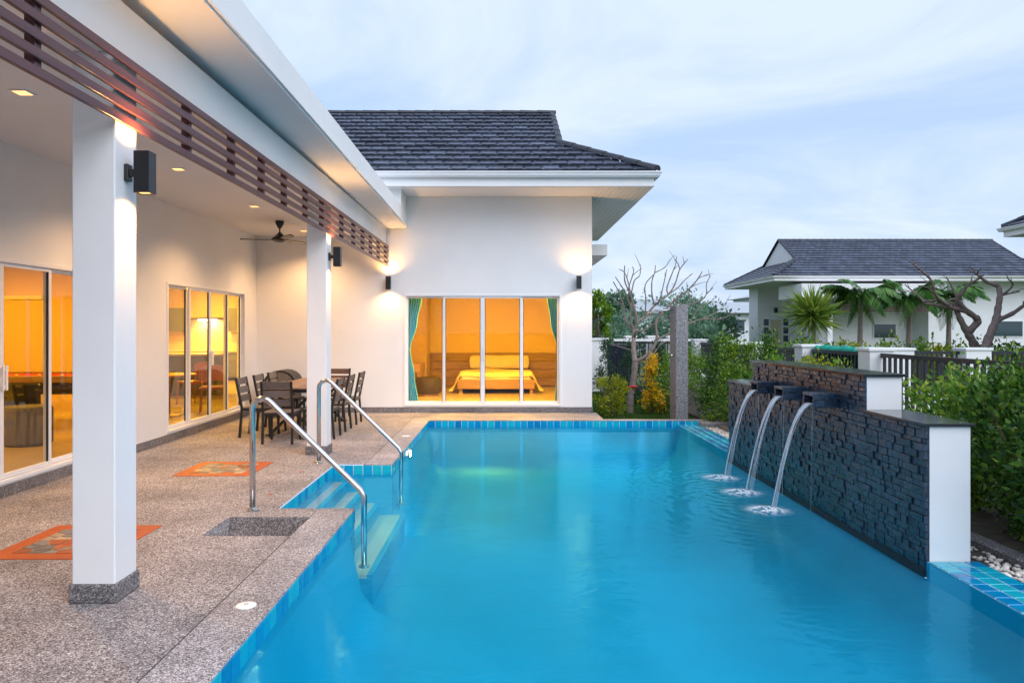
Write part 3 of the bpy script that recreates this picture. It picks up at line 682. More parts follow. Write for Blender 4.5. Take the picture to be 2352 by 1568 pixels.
# sliding doors
FR = ALU; EDGE_DARK = M('dark_edge_strip', (0.02,0.02,0.02), 0.6)
def sliding_door(axis, pos, a0, a1, z0, z1):
    """four glazed leaves on two tracks; pos is the outer wall face; the room lies towards s"""
    s = -1 if axis == 'y' else 1
    root = empty('sliding_door', ((pos, a0, z0) if axis == 'y' else (a0, pos, z0))); root.location = root.location-base_of(villa); root.parent = villa
    def B(m, p, q, d0, d1, u, v):
        lo, hi = sorted((pos+s*d0, pos+s*d1))
        return m.box(p, q, lo, hi, u, v) if axis == 'x' else m.box(lo, hi, p, q, u, v)
    f = 0.045
    m = MB(); B(m, a0, a0+f, -.012, .11, z0, z1); B(m, a1-f, a1, -.012, .11, z0, z1); B(m, a0+f, a1-f, -.012, .11, z1-f, z1); B(m, a0+f, a1-f, -.018, .11, z0, z0+f*.9)
    m.build('frame', FR, root, bevel=0.004)
    n = 4; L0, L1 = a0+f, a1-f; wd = (L1-L0)/n; st = 0.042
    for i in range(n):
        p, q = L0+i*wd, L0+(i+1)*wd; d = 0.055 if i in (0, 3) else 0.012
        if i == 1: p -= st*.5
        if i == 2: q += st*.5
        m = MB(); u, v = z0+f, z1-f
        B(m, p, p+st, d, d+.035, u, v); B(m, q-st, q, d, d+.035, u, v); B(m, p+st, q-st, d, d+.035, u, u+st*1.1); B(m, p+st, q-st, d, d+.035, v-st*.9, v)
        m.build('leaf_frame', FR, root, bevel=0.003)
        m = MB(); gk = 0.010; p2, q2, u2, v2 = p+st, q-st, u+st*1.1, v-st*.9
        for (x0,x1,y0,y1) in ((p2,p2+gk,u2,v2), (q2-gk,q2,u2,v2)): B(m, x0, x1, d+.008, d+.027, y0, y1)
        m.build('edge_strip', EDGE_DARK, root)  # dark strip down both sides of the glass
        m = MB(); B(m, p2+gk, q2-gk, d+.014, d+.020, u2, v2); m.build('pane', GLASS, root)
    mid = (L0+L1)/2
    for sg in (-1, 1):
        m = MB(); c = mid+sg*0.024; B(m, c-.012, c+.012, -.035, -.020, 1.02, 1.26); B(m, c-.008, c+.008, -.020, .012, 1.04, 1.07); B(m, c-.008, c+.008, -.020, .012, 1.21, 1.24); m.build('handle', FR, root, bevel=0.003)
    return root
sliding_door('y', WX, *GD, DZ0, DZ1); sliding_door('y', WX, *KD, DZ0, DZ1); sliding_door('x', WY, *BD, DZ0, DZ1)

# ------------------------------------------------------------------ dutch-gable tiled roof
TU, TV = 0.33, 0.40
def roof_tile_mesh():
    m = MB(); us = [-0.5, -0.32, -0.05, 0.22, 0.40, 0.5]; hz = [0.012, 0.030, 0.026, 0.028, 0.030, 0.012]
    top0 = [(u*TU*0.985, 0, h+0.028) for u, h in zip(us, hz)]; top1 = [(u*TU*0.985, TV, h*0.6-0.012) for u, h in zip(us, hz)]
    bot0 = [(u*TU*0.985, 0.006, h-0.012) for u, h in zip(us, hz)]
    k = len(us); m.add(top0+top1+bot0, [(i, i+1, k+i+1, k+i) for i in range(k-1)]+[(2*k+i, 2*k+i+1, i+1, i) for i in range(k-1)])
    return m.mesh('roof_tile', ROOF, fixn=False)
RT = roof_tile_mesh(); RTv = [v.co.copy() for v in RT.vertices]; RTf = [tuple(p.vertices) for p in RT.polygons]
def cap_run(parent, a, b, n_parts, r=0.075):
    a = Vector(a); b = Vector(b); d = (b-a); n = max(1, int(d.length/0.40)); d.normalize()
    side = d.cross(Vector((0,0,1))).normalized(); up = side.cross(d)
    def seg(m, p, q, r0, r1):
        vs = []
        for c, rr in ((p, r0), (q, r1)):
            for j in range(7):
                an = math.pi*j/6; vs.append(c+side*rr*math.cos(an)*1.25+up*(rr*math.sin(an)-0.02))
        k = 7; m.add(vs, [(j, j+1, k+j+1, k+j) for j in range(6)]+[tuple(range(7))[::-1], tuple(range(7, 14))])
    L_ = (b-a).length/n
    for i in range(n):
        m = MB(); seg(m, a+d*L_*i, a+d*(L_*(i+1)+.03), r*1.08, r*0.94); m.build('ridge_tile', RIDGE, parent, angle=0.9)
def dutch_roof(parent, x0, x1, y0, y1, ze, t, gin, pick, side=None, xmin=None, bargeside=1):
    """pick(x, row, nrows) -> True for a tile that is built as an object of its own"""
    ym = (y0+y1)/2; zr = ze+t*(ym-y0); zg = ze+t*gin; lift = 0.004
    root = empty('roof', (x0, y0, ze)); root.location = root.location-base_of(parent); root.parent = parent; BASE[root.name] = Vector((x0, y0, ze))
    u = MB()
    for (ya, s) in ((y0, 1), (y1, -1)):
        u.poly([(x0,ya,ze),(x1,ya,ze),(x1-gin,ya+s*gin,zg),(x1-gin,ym,zr),(x0+gin,ym,zr),(x0+gin,ya+s*gin,zg)])
    for xa, s in ((x1, -1), (x0, 1)):
        u.poly([(xa,y0,ze),(xa,y1,ze),(xa+s*gin,y1-gin,zg),(xa+s*gin,y0+gin,zg)])
    u.build('roof_deck', RIDGE, root, fixn=True)
    for xa, s in ((x1, -1), (x0, 1)):
        xg = xa+s*(gin+0.06)
        MB().add([(xg,y0+gin-.05,zg-.03),(xg,y1-gin+.05,zg-.03),(xg,ym,zr-.05),(xg+s*.05,y0+gin-.05,zg-.03),(xg+s*.05,y1-gin+.05,zg-.03),(xg+s*.05,ym,zr-.05)], [(0,1,2),(5,4,3),(0,3,4,1),(1,4,5,2),(2,5,3,0)]).build('gable', WHITE2, root)
    ang = math.atan(t); sl = (ym-y0)/math.cos(ang); rows = int(round(sl/0.331)); ex = sl/rows
    stuff = MB(); rot = Matrix.Rotation(ang, 3, 'X')
    for r in range(rows):
        s = r*ex; yy = y0+s*math.cos(ang); zz_ = ze+s*math.sin(ang)
        if zz_ < zg: xl, xr = x0+(yy-y0), x1-(yy-y0)
        else: xl, xr = x0+gin-0.03, x1-gin+0.03
        off = (r % 2)*TU*0.5; nx = int(math.ceil((xr-xl)/TU))+2; sx0 = math.floor((xl-off)/TU)*TU+off
        for i in range(nx):
            a = sx0+i*TU; b_ = a+TU; a2, b2 = max(a, xl), min(b_, xr)
            if b2-a2 < 0.05: continue
            if xmin is not None and b2 < xmin(r/rows): pk = False
            else: pk = pick((a2+b2)/2, r, rows)
            pos = Vector(((a2+b2)/2, yy-0.02, zz_+lift)); sc = (b2-a2)/TU
            if pk: inst('roof_tile', RT, root, pos+Vector((0, 0, random.uniform(-.003, .004))), (ang+random.uniform(-.012, .012), random.uniform(-.01, .01), random.uniform(-.008, .008)), (sc, 1, 1))
            else:
                o_ = base_of(root); stuff.add([(rot @ Vector((v.x*sc, v.y, v.z)))+pos for v in RTv], RTf)
    if side:    # tiles of the hip slope on that side
        rows2 = int(round(gin/math.cos(ang)/0.331)); 
        for r in range(rows2):
            s = r*0.331; dx = s*math.cos(ang); zz_ = ze+s*math.sin(ang)
            xx = (x0+dx) if side < 0 else (x1-dx)
            rz = Matrix.Rotation(R(-90) if side < 0 else R(90), 3, 'Z'); n = int((y1-y0-2*dx)/TU)
            for i in range(n):
                yc_ = y0+dx+(i+0.5)*(y1-y0-2*dx)/n
                pos = Vector((xx+(-.02 if side < 0 else .02), yc_, zz_+lift)); stuff.add([(rz @ (rot @ v))+pos for v in RTv], RTf)
    if stuff.f: tag(stuff.build('roof_tiles', ROOF, root, fixn=False), kind='stuff')
    cap_run(root, (x0+gin,ym,zr+.03), (x1-gin+.06,ym,zr+.03), 1)
    for xa, s in ((x1, -1), (x0, 1)):
        cap_run(root, (xa-s*.02,y0-.02,ze+.05), (xa+s*gin,y0+gin,zg+.05), 1, 0.085); cap_run(root, (xa,y1,ze+.05), (xa+s*gin,y1-gin,zg+.05), 1, 0.085)
        xv = xa+s*gin
        cap_run(root, (xv,y0+gin,zg+.06), (xv,ym,zr+.03), 1, 0.06); cap_run(root, (xv,y1-gin,zg+.06), (xv,ym,zr+.03), 1, 0.06)
    # gutter and fascia all round
    def ring(name, prof, mat):
        m = MB()
        for (ax, a, b_, c, s) in (('x', x0, x1, y0, -1), ('x', x0, x1, y1, 1), ('y', y0, y1, x0, -1), ('y', y0, y1, x1, 1)):
            k = len(prof); vs = []
            for e_, sg in ((a, -1), (b_, 1)):
                for d, z_ in prof: vs.append(((e_+sg*d, c+s*d, z_) if ax == 'x' else (c+s*d, e_+sg*d, z_)))
            m.add(vs, [(i, (i+1) % k, k+(i+1) % k, k+i) for i in range(k)])
        return m.build(name, mat, root)
    ring('gutter', [(-.02, ze-.10), (.05, ze-.10), (.075, ze-.07), (.085, ze-.03), (.10, ze-.02), (.10, ze+.0), (.085, ze+.0), (.06, ze-.06), (-.02, ze-.06)], ALU)
    ring('fascia', [(-.05, ze-.25), (-.025, ze-.25), (-.025, ze-.03), (-.05, ze-.03)], WHITE)
    return root
mroof = dutch_roof(villa, -9.0, 2.70, 12.98, 21.0, 4.42, 0.5556, 1.60, lambda x, r, n: True, xmin=lambda f: -2.3-1.9*f)
# soffit: smooth panel at the front, boards along the side
vbox('soffit', -9.0, 1.70, 13.0, 13.999, 4.17, 4.185, mat=WHITE)
sf = vbox('soffit', 1.70, 2.68, 13.0, 21.0, 4.182, 4.19, mat=WHITE2)
for i in range(10):
    MB().box(1.703+i*0.0965, 1.703+i*0.0965+0.088, 13.0, 21.0, 4.168, 4.1815).build('soffit_board', WHITE, sf, bevel=0.004)
vbox('canopy', 1.68, 2.33, 16.5, 19.4, 3.29, 3.54, bevel=0.005)

# ================================================================== lamps
WARM = (1.0, 0.52, 0.16)
BULB = M('lamp_lens', (1, 0.9, 0.7), 0.4, emit=(1.0, 0.45, 0.09), estr=1.15)
def wall_lamp(face, pos, label, e=9, w=0.092, h=0.25, group='black up-and-down wall lamps'):
    """face: '+x' mounted on a face looking to +x, '-y' on a face looking to -y"""
    t = thing('wall_lamp', label, 'wall lamp', pos, R(90) if face == '+x' else 0, group, local=True)
    # local frame: wall plane at y=0, lamp stands out to -y
    MB().box(-.03, .03, -.026, 0, -.05, .05).build('back_plate', BLACK, t, bevel=.004); MB().box(-.017, .017, -.075, -.026, -.022, .022).build('bracket', BLACK, t, bevel=.003)
    y1 = -.068; y0 = y1-w; k = 0.006; m = MB()
    m.box(-w/2, w/2, y0, y0+k, -h/2, h/2); m.box(-w/2, w/2, y1-k, y1, -h/2, h/2); m.box(-w/2, -w/2+k, y0+k, y1-k, -h/2, h/2); m.box(w/2-k, w/2, y0+k, y1-k, -h/2, h/2)
    m.build('housing', BLACK, t)
    for s in (-1, 1):
        zc = s*(h/2-.012); MB().box(-w/2+k+.001, w/2-k-.001, y0+k+.001, y1-k-.001, zc-.004, zc+.004).build('lens', BULB, t)
        point_light('bulb', t, (0, (y0+y1)/2, s*(h/2+.004)), e, WARM, 0.025, 'SPOT', (0 if s < 0 else R(180), 0, 0), R(150), 1.0)
    return t
wall_lamp('+x', (-2.288, 4.376, 2.545), 'large black wall lamp on the near white column', 20)
wall_lamp('+x', (-2.288, 9.406, 2.545), 'black wall lamp on the second white column by the handrails', 18)
wall_lamp('-y', (-2.235, 13.998, 2.495), 'black wall lamp left of the bedroom doors, at the end of the slats', 18)
wall_lamp('-y', (1.415, 13.998, 2.505), 'black wall lamp right of the bedroom doors, near the house corner', 18)
for i, (y, lab) in enumerate(((5.5, 'square ceiling downlight nearest the left edge of the picture'), (8.12, 'square patio downlight seen just right of the near column'), (10.58, 'square patio downlight left of the ceiling fan'), (13.2, 'farthest square patio downlight, right of the ceiling fan'))):
    t = thing('downlight', lab, 'downlight', (-3.66, y, 3.40), group='patio ceiling downlights')
    s = 0.052; m = MB()
    for bx in ((-s-.016, s+.016, -s-.016, -s), (-s-.016, s+.016, s, s+.016), (-s-.016, -s, -s, s), (s, s+.016, -s, s)): m.box(-3.66+bx[0], -3.66+bx[1], y+bx[2], y+bx[3], 3.392, 3.3995)
    m.build('trim', ALU, t); MB().box(-3.66-s, -3.66+s, y-s, y+s, 3.394, 3.398).build('lens', BULB, t)
    point_light('bulb', t, (-3.66, y, 3.385), 108, (1.0, 0.58, 0.26), 0.06, 'SPOT', (0, 0, 0), R(140), 0.8)
# ceiling fan
fan = thing('ceiling_fan', 'black three-blade ceiling fan over the patio dining table', 'ceiling fan', (-3.73, 12.0, 3.40))
FB = M('black_fan', (0.012,0.012,0.013), 0.3)
MB().lathe([(0.072,-.002),(0.066,-.05),(0.035,-.11),(0.016,-.13)], (-3.73,12,3.40), 20).build('canopy', FB, fan, angle=0.7)
MB().tube([(-3.73,12,3.29),(-3.73,12,3.16)], 0.013, 10).build('rod', FB, fan, smooth=True)
MB().lathe([(0.02,.06),(0.05,.03),(0.085,0.0),(0.135,-.045),(0.135,-.075),(0.085,-.10),(0.02,-.115)], (-3.73,12,3.15), 24).build('motor', FB, fan, angle=0.7)
for k in range(3):
    a = R(185+120*k); ca, sa = math.cos(a), math.sin(a); m = MB(); vs = []
    for r_, wd, dz in ((0.10,.035,0),(0.16,.05,0),(0.30,.062,0),(0.48,.058,.002),(0.60,.045,.004),(0.635,.022,.004)):
        for sgn, tilt in ((-1, .012), (1, -.012)):
            for th in (0, .008): vs.append((-3.73+ca*r_-sa*wd*sgn, 12+sa*r_+ca*wd*sgn, 3.085+dz+tilt+th))
    fs = []
    for i in range(5):
        o_ = i*4; fs += [(o_, o_+4, o_+6, o_+2), (o_+1, o_+3, o_+7, o_+5), (o_, o_+1, o_+5, o_+4), (o_+2, o_+6, o_+7, o_+3)]
    fs += [(0,2,3,1), (20,21,23,22)]
    m.add(vs, fs); m.build('blade', FB, fan)

# ================================================================== rooms seen through the glass
GLOWS = {e_: M('room_lamp_diffuser', (1, 0.9, 0.7), 0.4, emit=(1.0, c_, 0.015), estr=e_) for e_, c_ in ((72, .52), (22, .47), (34, .50))}
def ceiling_lamp(x, y, label, r=0.32, e_=34):
    t = thing('ceiling_lamp', label, 'ceiling lamp', (x, y, 2.8), group='indoor ceiling lamps')
    MB().lathe([(r+.02,-.001),(r+.02,-.03),(r,-.031)], (x,y,2.799), 24).build('rim', ALU, t)
    MB().lathe([(r*.98,-.035),(r*.8,-.06),(r*.2,-.075)], (x,y,2.799), 24).build('diffuser', GLOWS[e_], t, smooth=True)
ceiling_lamp(-0.4, 14.85, 'round lit ceiling lamp inside the bedroom', 0.42, 72)
ceiling_lamp(-7.6, 8.6, 'round lit ceiling lamp above the red billiard table', 0.42, 22); ceiling_lamp(-9.0, 12.0, 'round lit ceiling lamp near the games room door', 0.36, 22)
ceiling_lamp(-6.2, 12.6, 'round lit ceiling lamp just inside the kitchen doors', 0.36); ceiling_lamp(-7.6, 18.0, 'round lit ceiling lamp over the breakfast bar', 0.6); ceiling_lamp(-8.6, 20.4, 'added round ceiling lamp brightening the kitchen units', 0.5)  # the last lamp is unseen, added to brighten the kitchen end
OAK = M('oak_veneer', (0.34, 0.20, 0.09), 0.5, var=0.25, vscale=5, stretch=(0.6, 6, 6))
DKWOOD = M('dark_brown_upholstery', (0.045, 0.032, 0.028), 0.8, var=0.2)
LINEN = M('cream_bed_linen', (0.78, 0.66, 0.46), 0.85, var=0.05, vscale=3, bump=0.3, bscale=8)
TEAL = M('teal_curtain', (0.10, 0.46, 0.62), 0.85, var=0.1, vscale=3)
GREYF = M('grey_upholstery', (0.16, 0.16, 0.17), 0.9, var=0.1)
# bedroom
hb = thing('headboard', 'oak panelled headboard along the bedroom wall behind the bed', 'headboard', (-0.3, 19.15, 0.1))
for i in range(4): MB().box(-1.95, 1.40, 19.13, 19.197, 0.12+i*0.22, 0.12+i*0.22+0.212).build('panel', OAK, hb, bevel=0.004)
bedt = thing('bed', 'cream double bed with oak base seen through the bedroom doors', 'bed', (-0.2, 18, 0.1))
MB().box(-1.12, 0.70, 17.0, 17.05, 0.21, 0.43).build('footboard', OAK, bedt, bevel=0.006)
for sx_ in (-1.12, 0.65): MB().box(sx_, sx_+0.05, 17.051, 19.1, 0.21, 0.40).build('side_rail', OAK, bedt)
for px, py in ((-1.08,17.06),(0.58,17.06),(-1.08,18.9),(0.58,18.9)): MB().box(px, px+.08, py, py+.08, 0.1, 0.21).build('leg', OAK, bedt)
MB().box(-1.06, 0.64, 17.06, 19.1, 0.30, 0.56).build('mattress', LINEN, bedt, bevel=0.05, segs=3)
m = MB(); nx, ny = 26, 16; vs = []; fs = []
for j in range(ny):
    for i in range(nx):
        u = i/(nx-1); v = j/(ny-1); x = -1.32+2.22*u; d = max(0, abs(x+0.21)-0.86); 
        zt = 0.60+0.015*math.sin(9*u+4*v)-2.1*d*(1+.5*d)-0.10*max(0, 0.12-v)/0.12; vs.append((x*(1) , 17.03+1.35*v+0.02*math.sin(14*u), max(zt, 0.16+.03*math.sin(20*v))))
for j in range(ny-1):
    for i in range(nx-1): fs.append((j*nx+i, j*nx+i+1, (j+1)*nx+i+1, (j+1)*nx+i))
m.add(vs, fs); m.build('duvet', LINEN, bedt, smooth=True)
def pillow(c, sx_, sz_, rz):
    m = MB(); n = 10; vs = []; fs = []
    for s in (-1, 1):
        for j in range(n+1):
            for i in range(n+1):
                u, v = i/n*2-1, j/n*2-1; th = 0.09*(1-abs(u)**3)*(1-abs(v)**3)
                x = sx_*u*(1-.06*v*v); z_ = sz_*v*(1-.08*u*u); vs.append((c[0]+x, c[1]+s*th+0.35*z_, c[2]+z_))
    k = (n+1)**2
    for s in range(2):
        for j in range(n):
            for i in range(n):
                a = s*k+j*(n+1)+i; fs.append((a, a+1, a+n+2, a+n+1) if s else (a, a+n+1, a+n+2, a+1))
    m.add(vs, fs); return m.build('pillow', LINEN, bedt, smooth=True, fixn=False)
pillow((-0.52, 18.82, 0.77), 0.40, 0.17, 0); pillow((0.22, 18.82, 0.77), 0.40, 0.17, 0)
ot = thing('ottoman', 'dark brown upholstered ottoman left of the bed', 'ottoman', (-1.75, 16.5, 0.1))
MB().lathe([(0.27,0.05),(0.30,0.09),(0.30,0.36),(0.27,0.42),(0.05,0.44)], (-1.75,16.5,0.1), 20, 1.0, 0.9).build('cushion', DKWOOD, ot, angle=0.9)
MB().lathe([(0.22,0.0),(0.22,0.05)], (-1.75,16.5,0.1), 16).build('base', OAK, ot)
dr = thing('dressing_table', 'oak dressing table behind the left bedroom curtain', 'dressing table', (-2.4, 17.3, 0.1))
MB().box(-2.58, -1.98, 16.9, 17.9, 0.60, 0.80).build('drawer_box', OAK, dr, bevel=.006)
for px, py in ((-2.57,16.92),(-2.04,16.92),(-2.57,17.83),(-2.04,17.83)): MB().box(px, px+.05, py, py+.05, 0.1, 0.599).build('leg', OAK, dr)
wd = thing('wardrobe', 'tall light oak wardrobe at the left bedroom wall', 'wardrobe', (-2.3, 18.6, 0.1))
MB().box(-2.59, -1.99, 18.2, 19.12, 0.1, 2.6).build('carcass', M('wardrobe_veneer', (0.50,0.33,0.16), 0.45, var=.1, vscale=4), wd, bevel=.004)
for k in range(2): MB().box(-1.988, -1.97, 18.21+k*.455, 18.21+k*.455+.445, 0.14, 2.58).build('door', M('wardrobe_door', (0.52,0.36,0.19), 0.4), wd, bevel=.003)
def curtain(x0, x1, y, label, side, prof, z0=0.13, z1=2.27):
    """prof: list of (z, inner edge) from top to bottom; the outer edge stays put"""
    t = thing('curtain', label, 'curtain', ((x0+x1)/2, y, z0), group='teal bedroom curtains')
    m = MB(); nu, nv = 40, 24; vs = []; fs = []
    for j in range(nv+1):
        z_ = z1-(z1-z0)*j/nv
        for a, b_ in zip(prof, prof[1:]):
            if a[0] >= z_ >= b_[0]: s = (a[0]-z_)/(a[0]-b_[0]+1e-9); s = s*s*(3-2*s); inn = a[1]+(b_[1]-a[1])*s; break
        outer = x0 if side < 0 else x1
        for i in range(nu+1):
            u = i/nu; x = outer+(inn-outer)*u; vs.append((x, y+0.035*math.sin(u*2*math.pi*6)+0.01*math.sin(3*z_), z_))
    for j in range(nv):
        for i in range(nu): a = j*(nu+1)+i; fs.append((a, a+1, a+nu+2, a+nu+1))
    m.add(vs, fs); o = m.build('cloth', TEAL, t, smooth=True, fixn=False)
    sol = o.modifiers.new('thickness', 'SOLIDIFY'); sol.thickness = 0.006
    zt = min(prof, key=lambda p: abs(p[1]-(x0 if side < 0 else x1)))
    MB().box(min(zt[1], x0 if side < 0 else x1)-.004, max(zt[1], x0 if side < 0 else x1)+.004, y-.05, y+.05, zt[0]-.03, zt[0]+.03).build('tieback', TEAL, t, bevel=.01)
curtain(-1.93, -1.62, 14.36, 'teal curtain tied back at the left bedroom door', -1, [(2.27,-1.64),(1.75,-1.74),(1.2,-1.88),(0.7,-1.80),(0.13,-1.72)])
curtain(0.82, 1.07, 14.36, 'teal curtain tied back at the right bedroom door', 1, [(2.27,0.83),(1.75,0.90),(1.2,1.035),(0.7,1.02),(0.13,0.985)])
# games room
bt = thing('billiard_table', 'billiard table with red cloth seen through the left doors', 'billiard table', (-7.2, 11.6, 0.1))
MB().box(-8.5, -6.2, 11.0, 12.2, 0.84, 0.86).build('cloth', M('red_baize', (0.45,0.02,0.02), 0.9), bt)
for bx in ((-8.6,-6.1,10.9,11.0), (-8.6,-6.1,12.2,12.3), (-8.6,-8.5,11.0,12.2), (-6.2,-6.1,11.0,12.2)): MB().box(*bx, 0.80, 0.90).build('rail', OAK, bt, bevel=.01)
MB().box(-8.5, -6.2, 11.0, 12.2, 0.62, 0.839).build('slate_bed', DKWOOD, bt)
for px, py in ((-8.45,11.05),(-6.4,11.05),(-8.45,12.0),(-6.4,12.0)): MB().box(px, px+.15, py, py+.15, 0.1, 0.62).build('leg', DKWOOD, bt, bevel=.02)
for k in range(5):
    bl = thing('billiard_ball', ['white', 'cream', 'ivory', 'pale', 'bright'][k]+' billiard ball lying on the red cloth'+[' at far left', ' second from left', ' in the middle', ' second from right', ' at far right'][k], 'billiard ball', (-7.9+.35*k, 11.2, 0.86), group='balls on the billiard table')
    MB().lathe([(0.002,-.028),(0.02,-.02),(0.028,0),(0.02,.02),(0.002,.028)], (-7.9+.35*k, 11.2, 0.889), 12).build('ball', LINEN, bl, smooth=True)
tb = thing('tub_stool', 'round grey ribbed stool just inside the left sliding doors', 'stool', (-6.25, 9.5, 0.1))
m = MB(); nseg = 48; pr = [(0.26,0.0),(0.28,0.03),(0.28,0.46),(0.26,0.50),(0.03,0.51)]; vs = []; fs = []
for r_, z_ in pr:
    for j in range(nseg): a = 6.2832*j/nseg; q = r_*(1+.02*(1 if j % 2 else -1)); vs.append((-6.25+q*math.cos(a), 9.5+q*math.sin(a), .1+z_))
for i in range(4):
    for j in range(nseg): fs.append((i*nseg+j, i*nseg+(j+1)%nseg, (i+1)*nseg+(j+1)%nseg, (i+1)*nseg+j))
fs.append(tuple(4*nseg+j for j in range(nseg))); m.add(vs, fs); m.build('seat', GREYF, tb)
ac = thing('armchair', 'black low armchair inside the games room next to the billiard table', 'armchair', (-6.95, 10.3, 0.1))
MB().box(-7.2, -6.75, 10.05, 10.5, 0.42, 0.52).build('seat', DKWOOD, ac, bevel=.03); MB().box(-7.2, -6.75, 10.48, 10.56, 0.5, 0.82).build('backrest', BLACK, ac, bevel=.02)
for px, py in ((-7.19,10.06),(-6.8,10.06),(-7.19,10.46),(-6.8,10.46)): MB().tube([(px+.02,py+.02,.42),(px+.02,py+.02,.1)], .016, 8).build('leg', BLACK, ac)
vd = empty('inner_door', (-9.2, 13.59, 0.1)); vd.location = vd.location-base_of(villa); vd.parent = villa
MB().box(-9.55, -8.65, 13.555, 13.599, 0.1, 2.15).build('door_leaf', CREAM, vd, bevel=.004)
for bx in ((-9.63,-9.56,0.1,2.24), (-8.64,-8.57,0.1,2.24), (-9.63,-8.57,2.16,2.24)): MB().box(bx[0], bx[1], 13.54, 13.599, bx[2], bx[3]).build('architrave', ALU, vd)
MB().beam((-9.46,13.5,1.14),(-9.34,13.5,1.14), .025, .025).box(-9.50,-9.44,13.53,13.554,1.03,1.25).build('handle', DKWOOD, vd)
# kitchen
kt = thing('kitchen_units', 'grey kitchen wall units and worktop at the end of the room', 'kitchen units', (-8.6, 21.6, 0.1))
KG = M('grey_kitchen_front', (0.14,0.15,0.16), 0.4); KW = M('light_worktop', (0.6,0.55,0.45), 0.3)
for k in range(6):
    x = -10.8+k*.62; MB().box(x, x+.61, 21.4, 21.99, 0.2, 0.94).build('base_unit', KG, kt, bevel=.004)
    if k not in (2, 3): MB().box(x, x+.61, 21.62, 21.99, 1.55, 2.25).build('wall_unit', KG, kt, bevel=.004)
MB().box(-10.8, -7.0, 21.36, 21.99, 0.941, 0.985).build('worktop', KW, kt)
MB().box(-9.56, -8.34, 21.6, 21.98, 1.9, 1.96).build('hood', STEEL, kt)
MB().box(-7.05, -6.4, 21.4, 21.99, 0.1, 2.3).build('tall_unit', KG, kt, bevel=.004)
hl = thing('hood_lamp', 'bright lamp under the kitchen cooker hood', 'hood lamp', (-8.95, 21.8, 1.9)); MB().box(-9.2, -8.7, 21.7, 21.9, 1.885, 1.899).build('lens', M('hood_glow', (1,.9,.7), .4, emit=(1,.8,.45), estr=25), hl)
isl = thing('breakfast_bar', 'grey breakfast bar with pale top inside the kitchen', 'breakfast bar', (-7.3, 17, 0.1))
MB().box(-8.4, -6.6, 16.6, 17.1, 0.1, 1.0).build('cabinet', KG, isl); MB().box(-8.5, -6.5, 16.5, 17.2, 1.001, 1.05).build('worktop', KW, isl, bevel=.005)
BRN = M('tan_leather', (0.30,0.10,0.03), 0.5, var=.15)
def room_chair(x, y, rz, label):
    t = thing('dining_chair', label, 'chair', (x, y, 0.1), rz, 'tan chairs inside the kitchen doors', local=True)
    MB().box(-.22, .22, -.2, .22, .42, .47).build('seat', BRN, t, bevel=.02, segs=2)
    m = MB(); vs = []
    for i in range(9):
        u = i/8*2-1; yy = -.22-.05*(1-u*u)
        for th in (0, .03): 
            for z_ in (.56, .84-.06*abs(u)**3): vs.append((u*.24, yy-th, z_))
    fs = []
    for i in range(8): o_ = i*4; fs += [(o_,o_+4,o_+5,o_+1),(o_+2,o_+3,o_+7,o_+6),(o_+1,o_+5,o_+7,o_+3),(o_,o_+2,o_+6,o_+4)]
    m.add(vs, fs); m.build('backrest', BRN, t)
    for sx_ in (-1, 1):
        MB().tube([(sx_*.19,.18,.42),(sx_*.21,.2,0)], .014, 8).build('leg', BRN, t); MB().tube([(sx_*.19,-.24,.70),(sx_*.19,-.19,.42),(sx_*.21,-.22,0)], .014, 8).build('leg', BRN, t)
room_chair(-5.32, 13.2, R(200), 'tan leather chair beside the right leaf of the kitchen doors')
room_chair(-6.3, 14.6, R(150), 'tan leather chair farther back in the kitchen room')
it = thing('dining_table_indoors', 'small wooden table in front of the tan chair indoors', 'table', (-5.75, 12.5, 0.1))
MB().lathe([(0.45,.70),(0.46,.715),(0.45,.73)], (-5.85,12.6,0.1), 28).build('tabletop', BRN, it, angle=.7); MB().tube([(-5.85,12.6,.8),(-5.85,12.6,.13)], .03, 10).build('leg', BRN, it); MB().lathe([(.22,0),(.2,.02),(.03,.04)], (-5.85,12.6,.1), 20).build('base', BRN, it)

# ================================================================== patio dining set
FRAME = M('black_aluminium_frame', (0.014,0.013,0.014), 0.45, var=.1); SLATG = M('grey_composite_slat', (0.13,0.115,0.115), 0.6, var=.2, vscale=6, objvar=.2)
SLATB = M('brown_composite_slat', (0.10,0.055,0.040), 0.55, var=.2, vscale=6, objvar=.2)
def make_chair(mat):
    t = thing('patio_chair', '', 'chair', local=True)
    for sx_ in (-1, 1):
        MB().beam((sx_*.205,.20,.43),(sx_*.205,.22,0), .032, .032, (0,1,0)).build('leg', FRAME, t); MB().beam((sx_*.205,-.20,.43),(sx_*.205,-.235,0), .032, .032, (0,1,0)).build('leg', FRAME, t)
        MB().beam((sx_*.205,-.20,.43),(sx_*.205,-.29,.88), .030, .032, (0,1,0)).build('back_post', FRAME, t)
    MB().box(-.22, .22, .19, .22, .40, .43).box(-.22, .22, -.22, -.19, .40, .43).box(-.221, -.189, -.189, .189, .40, .43).box(.189, .221, -.189, .189, .40, .43).build('seat_frame', FRAME, t)
    for k in range(5): MB().box(-.215, .215, -.215+k*.088, -.215+k*.088+.078, .431, .447).build('seat_slat', mat, t, bevel=.003)
    for z_ in (.53, .655, .78):
        f = lambda zz_: -.20-(zz_-.43)*.2
        h = .095; MB().hexa([(-.192,f(z_)-.006,z_),(.192,f(z_)-.006,z_),(.192,f(z_)+.010,z_),(-.192,f(z_)+.010,z_),(-.192,f(z_+h)-.006,z_+h),(.192,f(z_+h)-.006,z_+h),(.192,f(z_+h)+.010,z_+h),(-.192,f(z_+h)+.010,z_+h)]).build('back_slat', mat, t)
    return t
ch0 = make_chair(SLATG); first = [True]
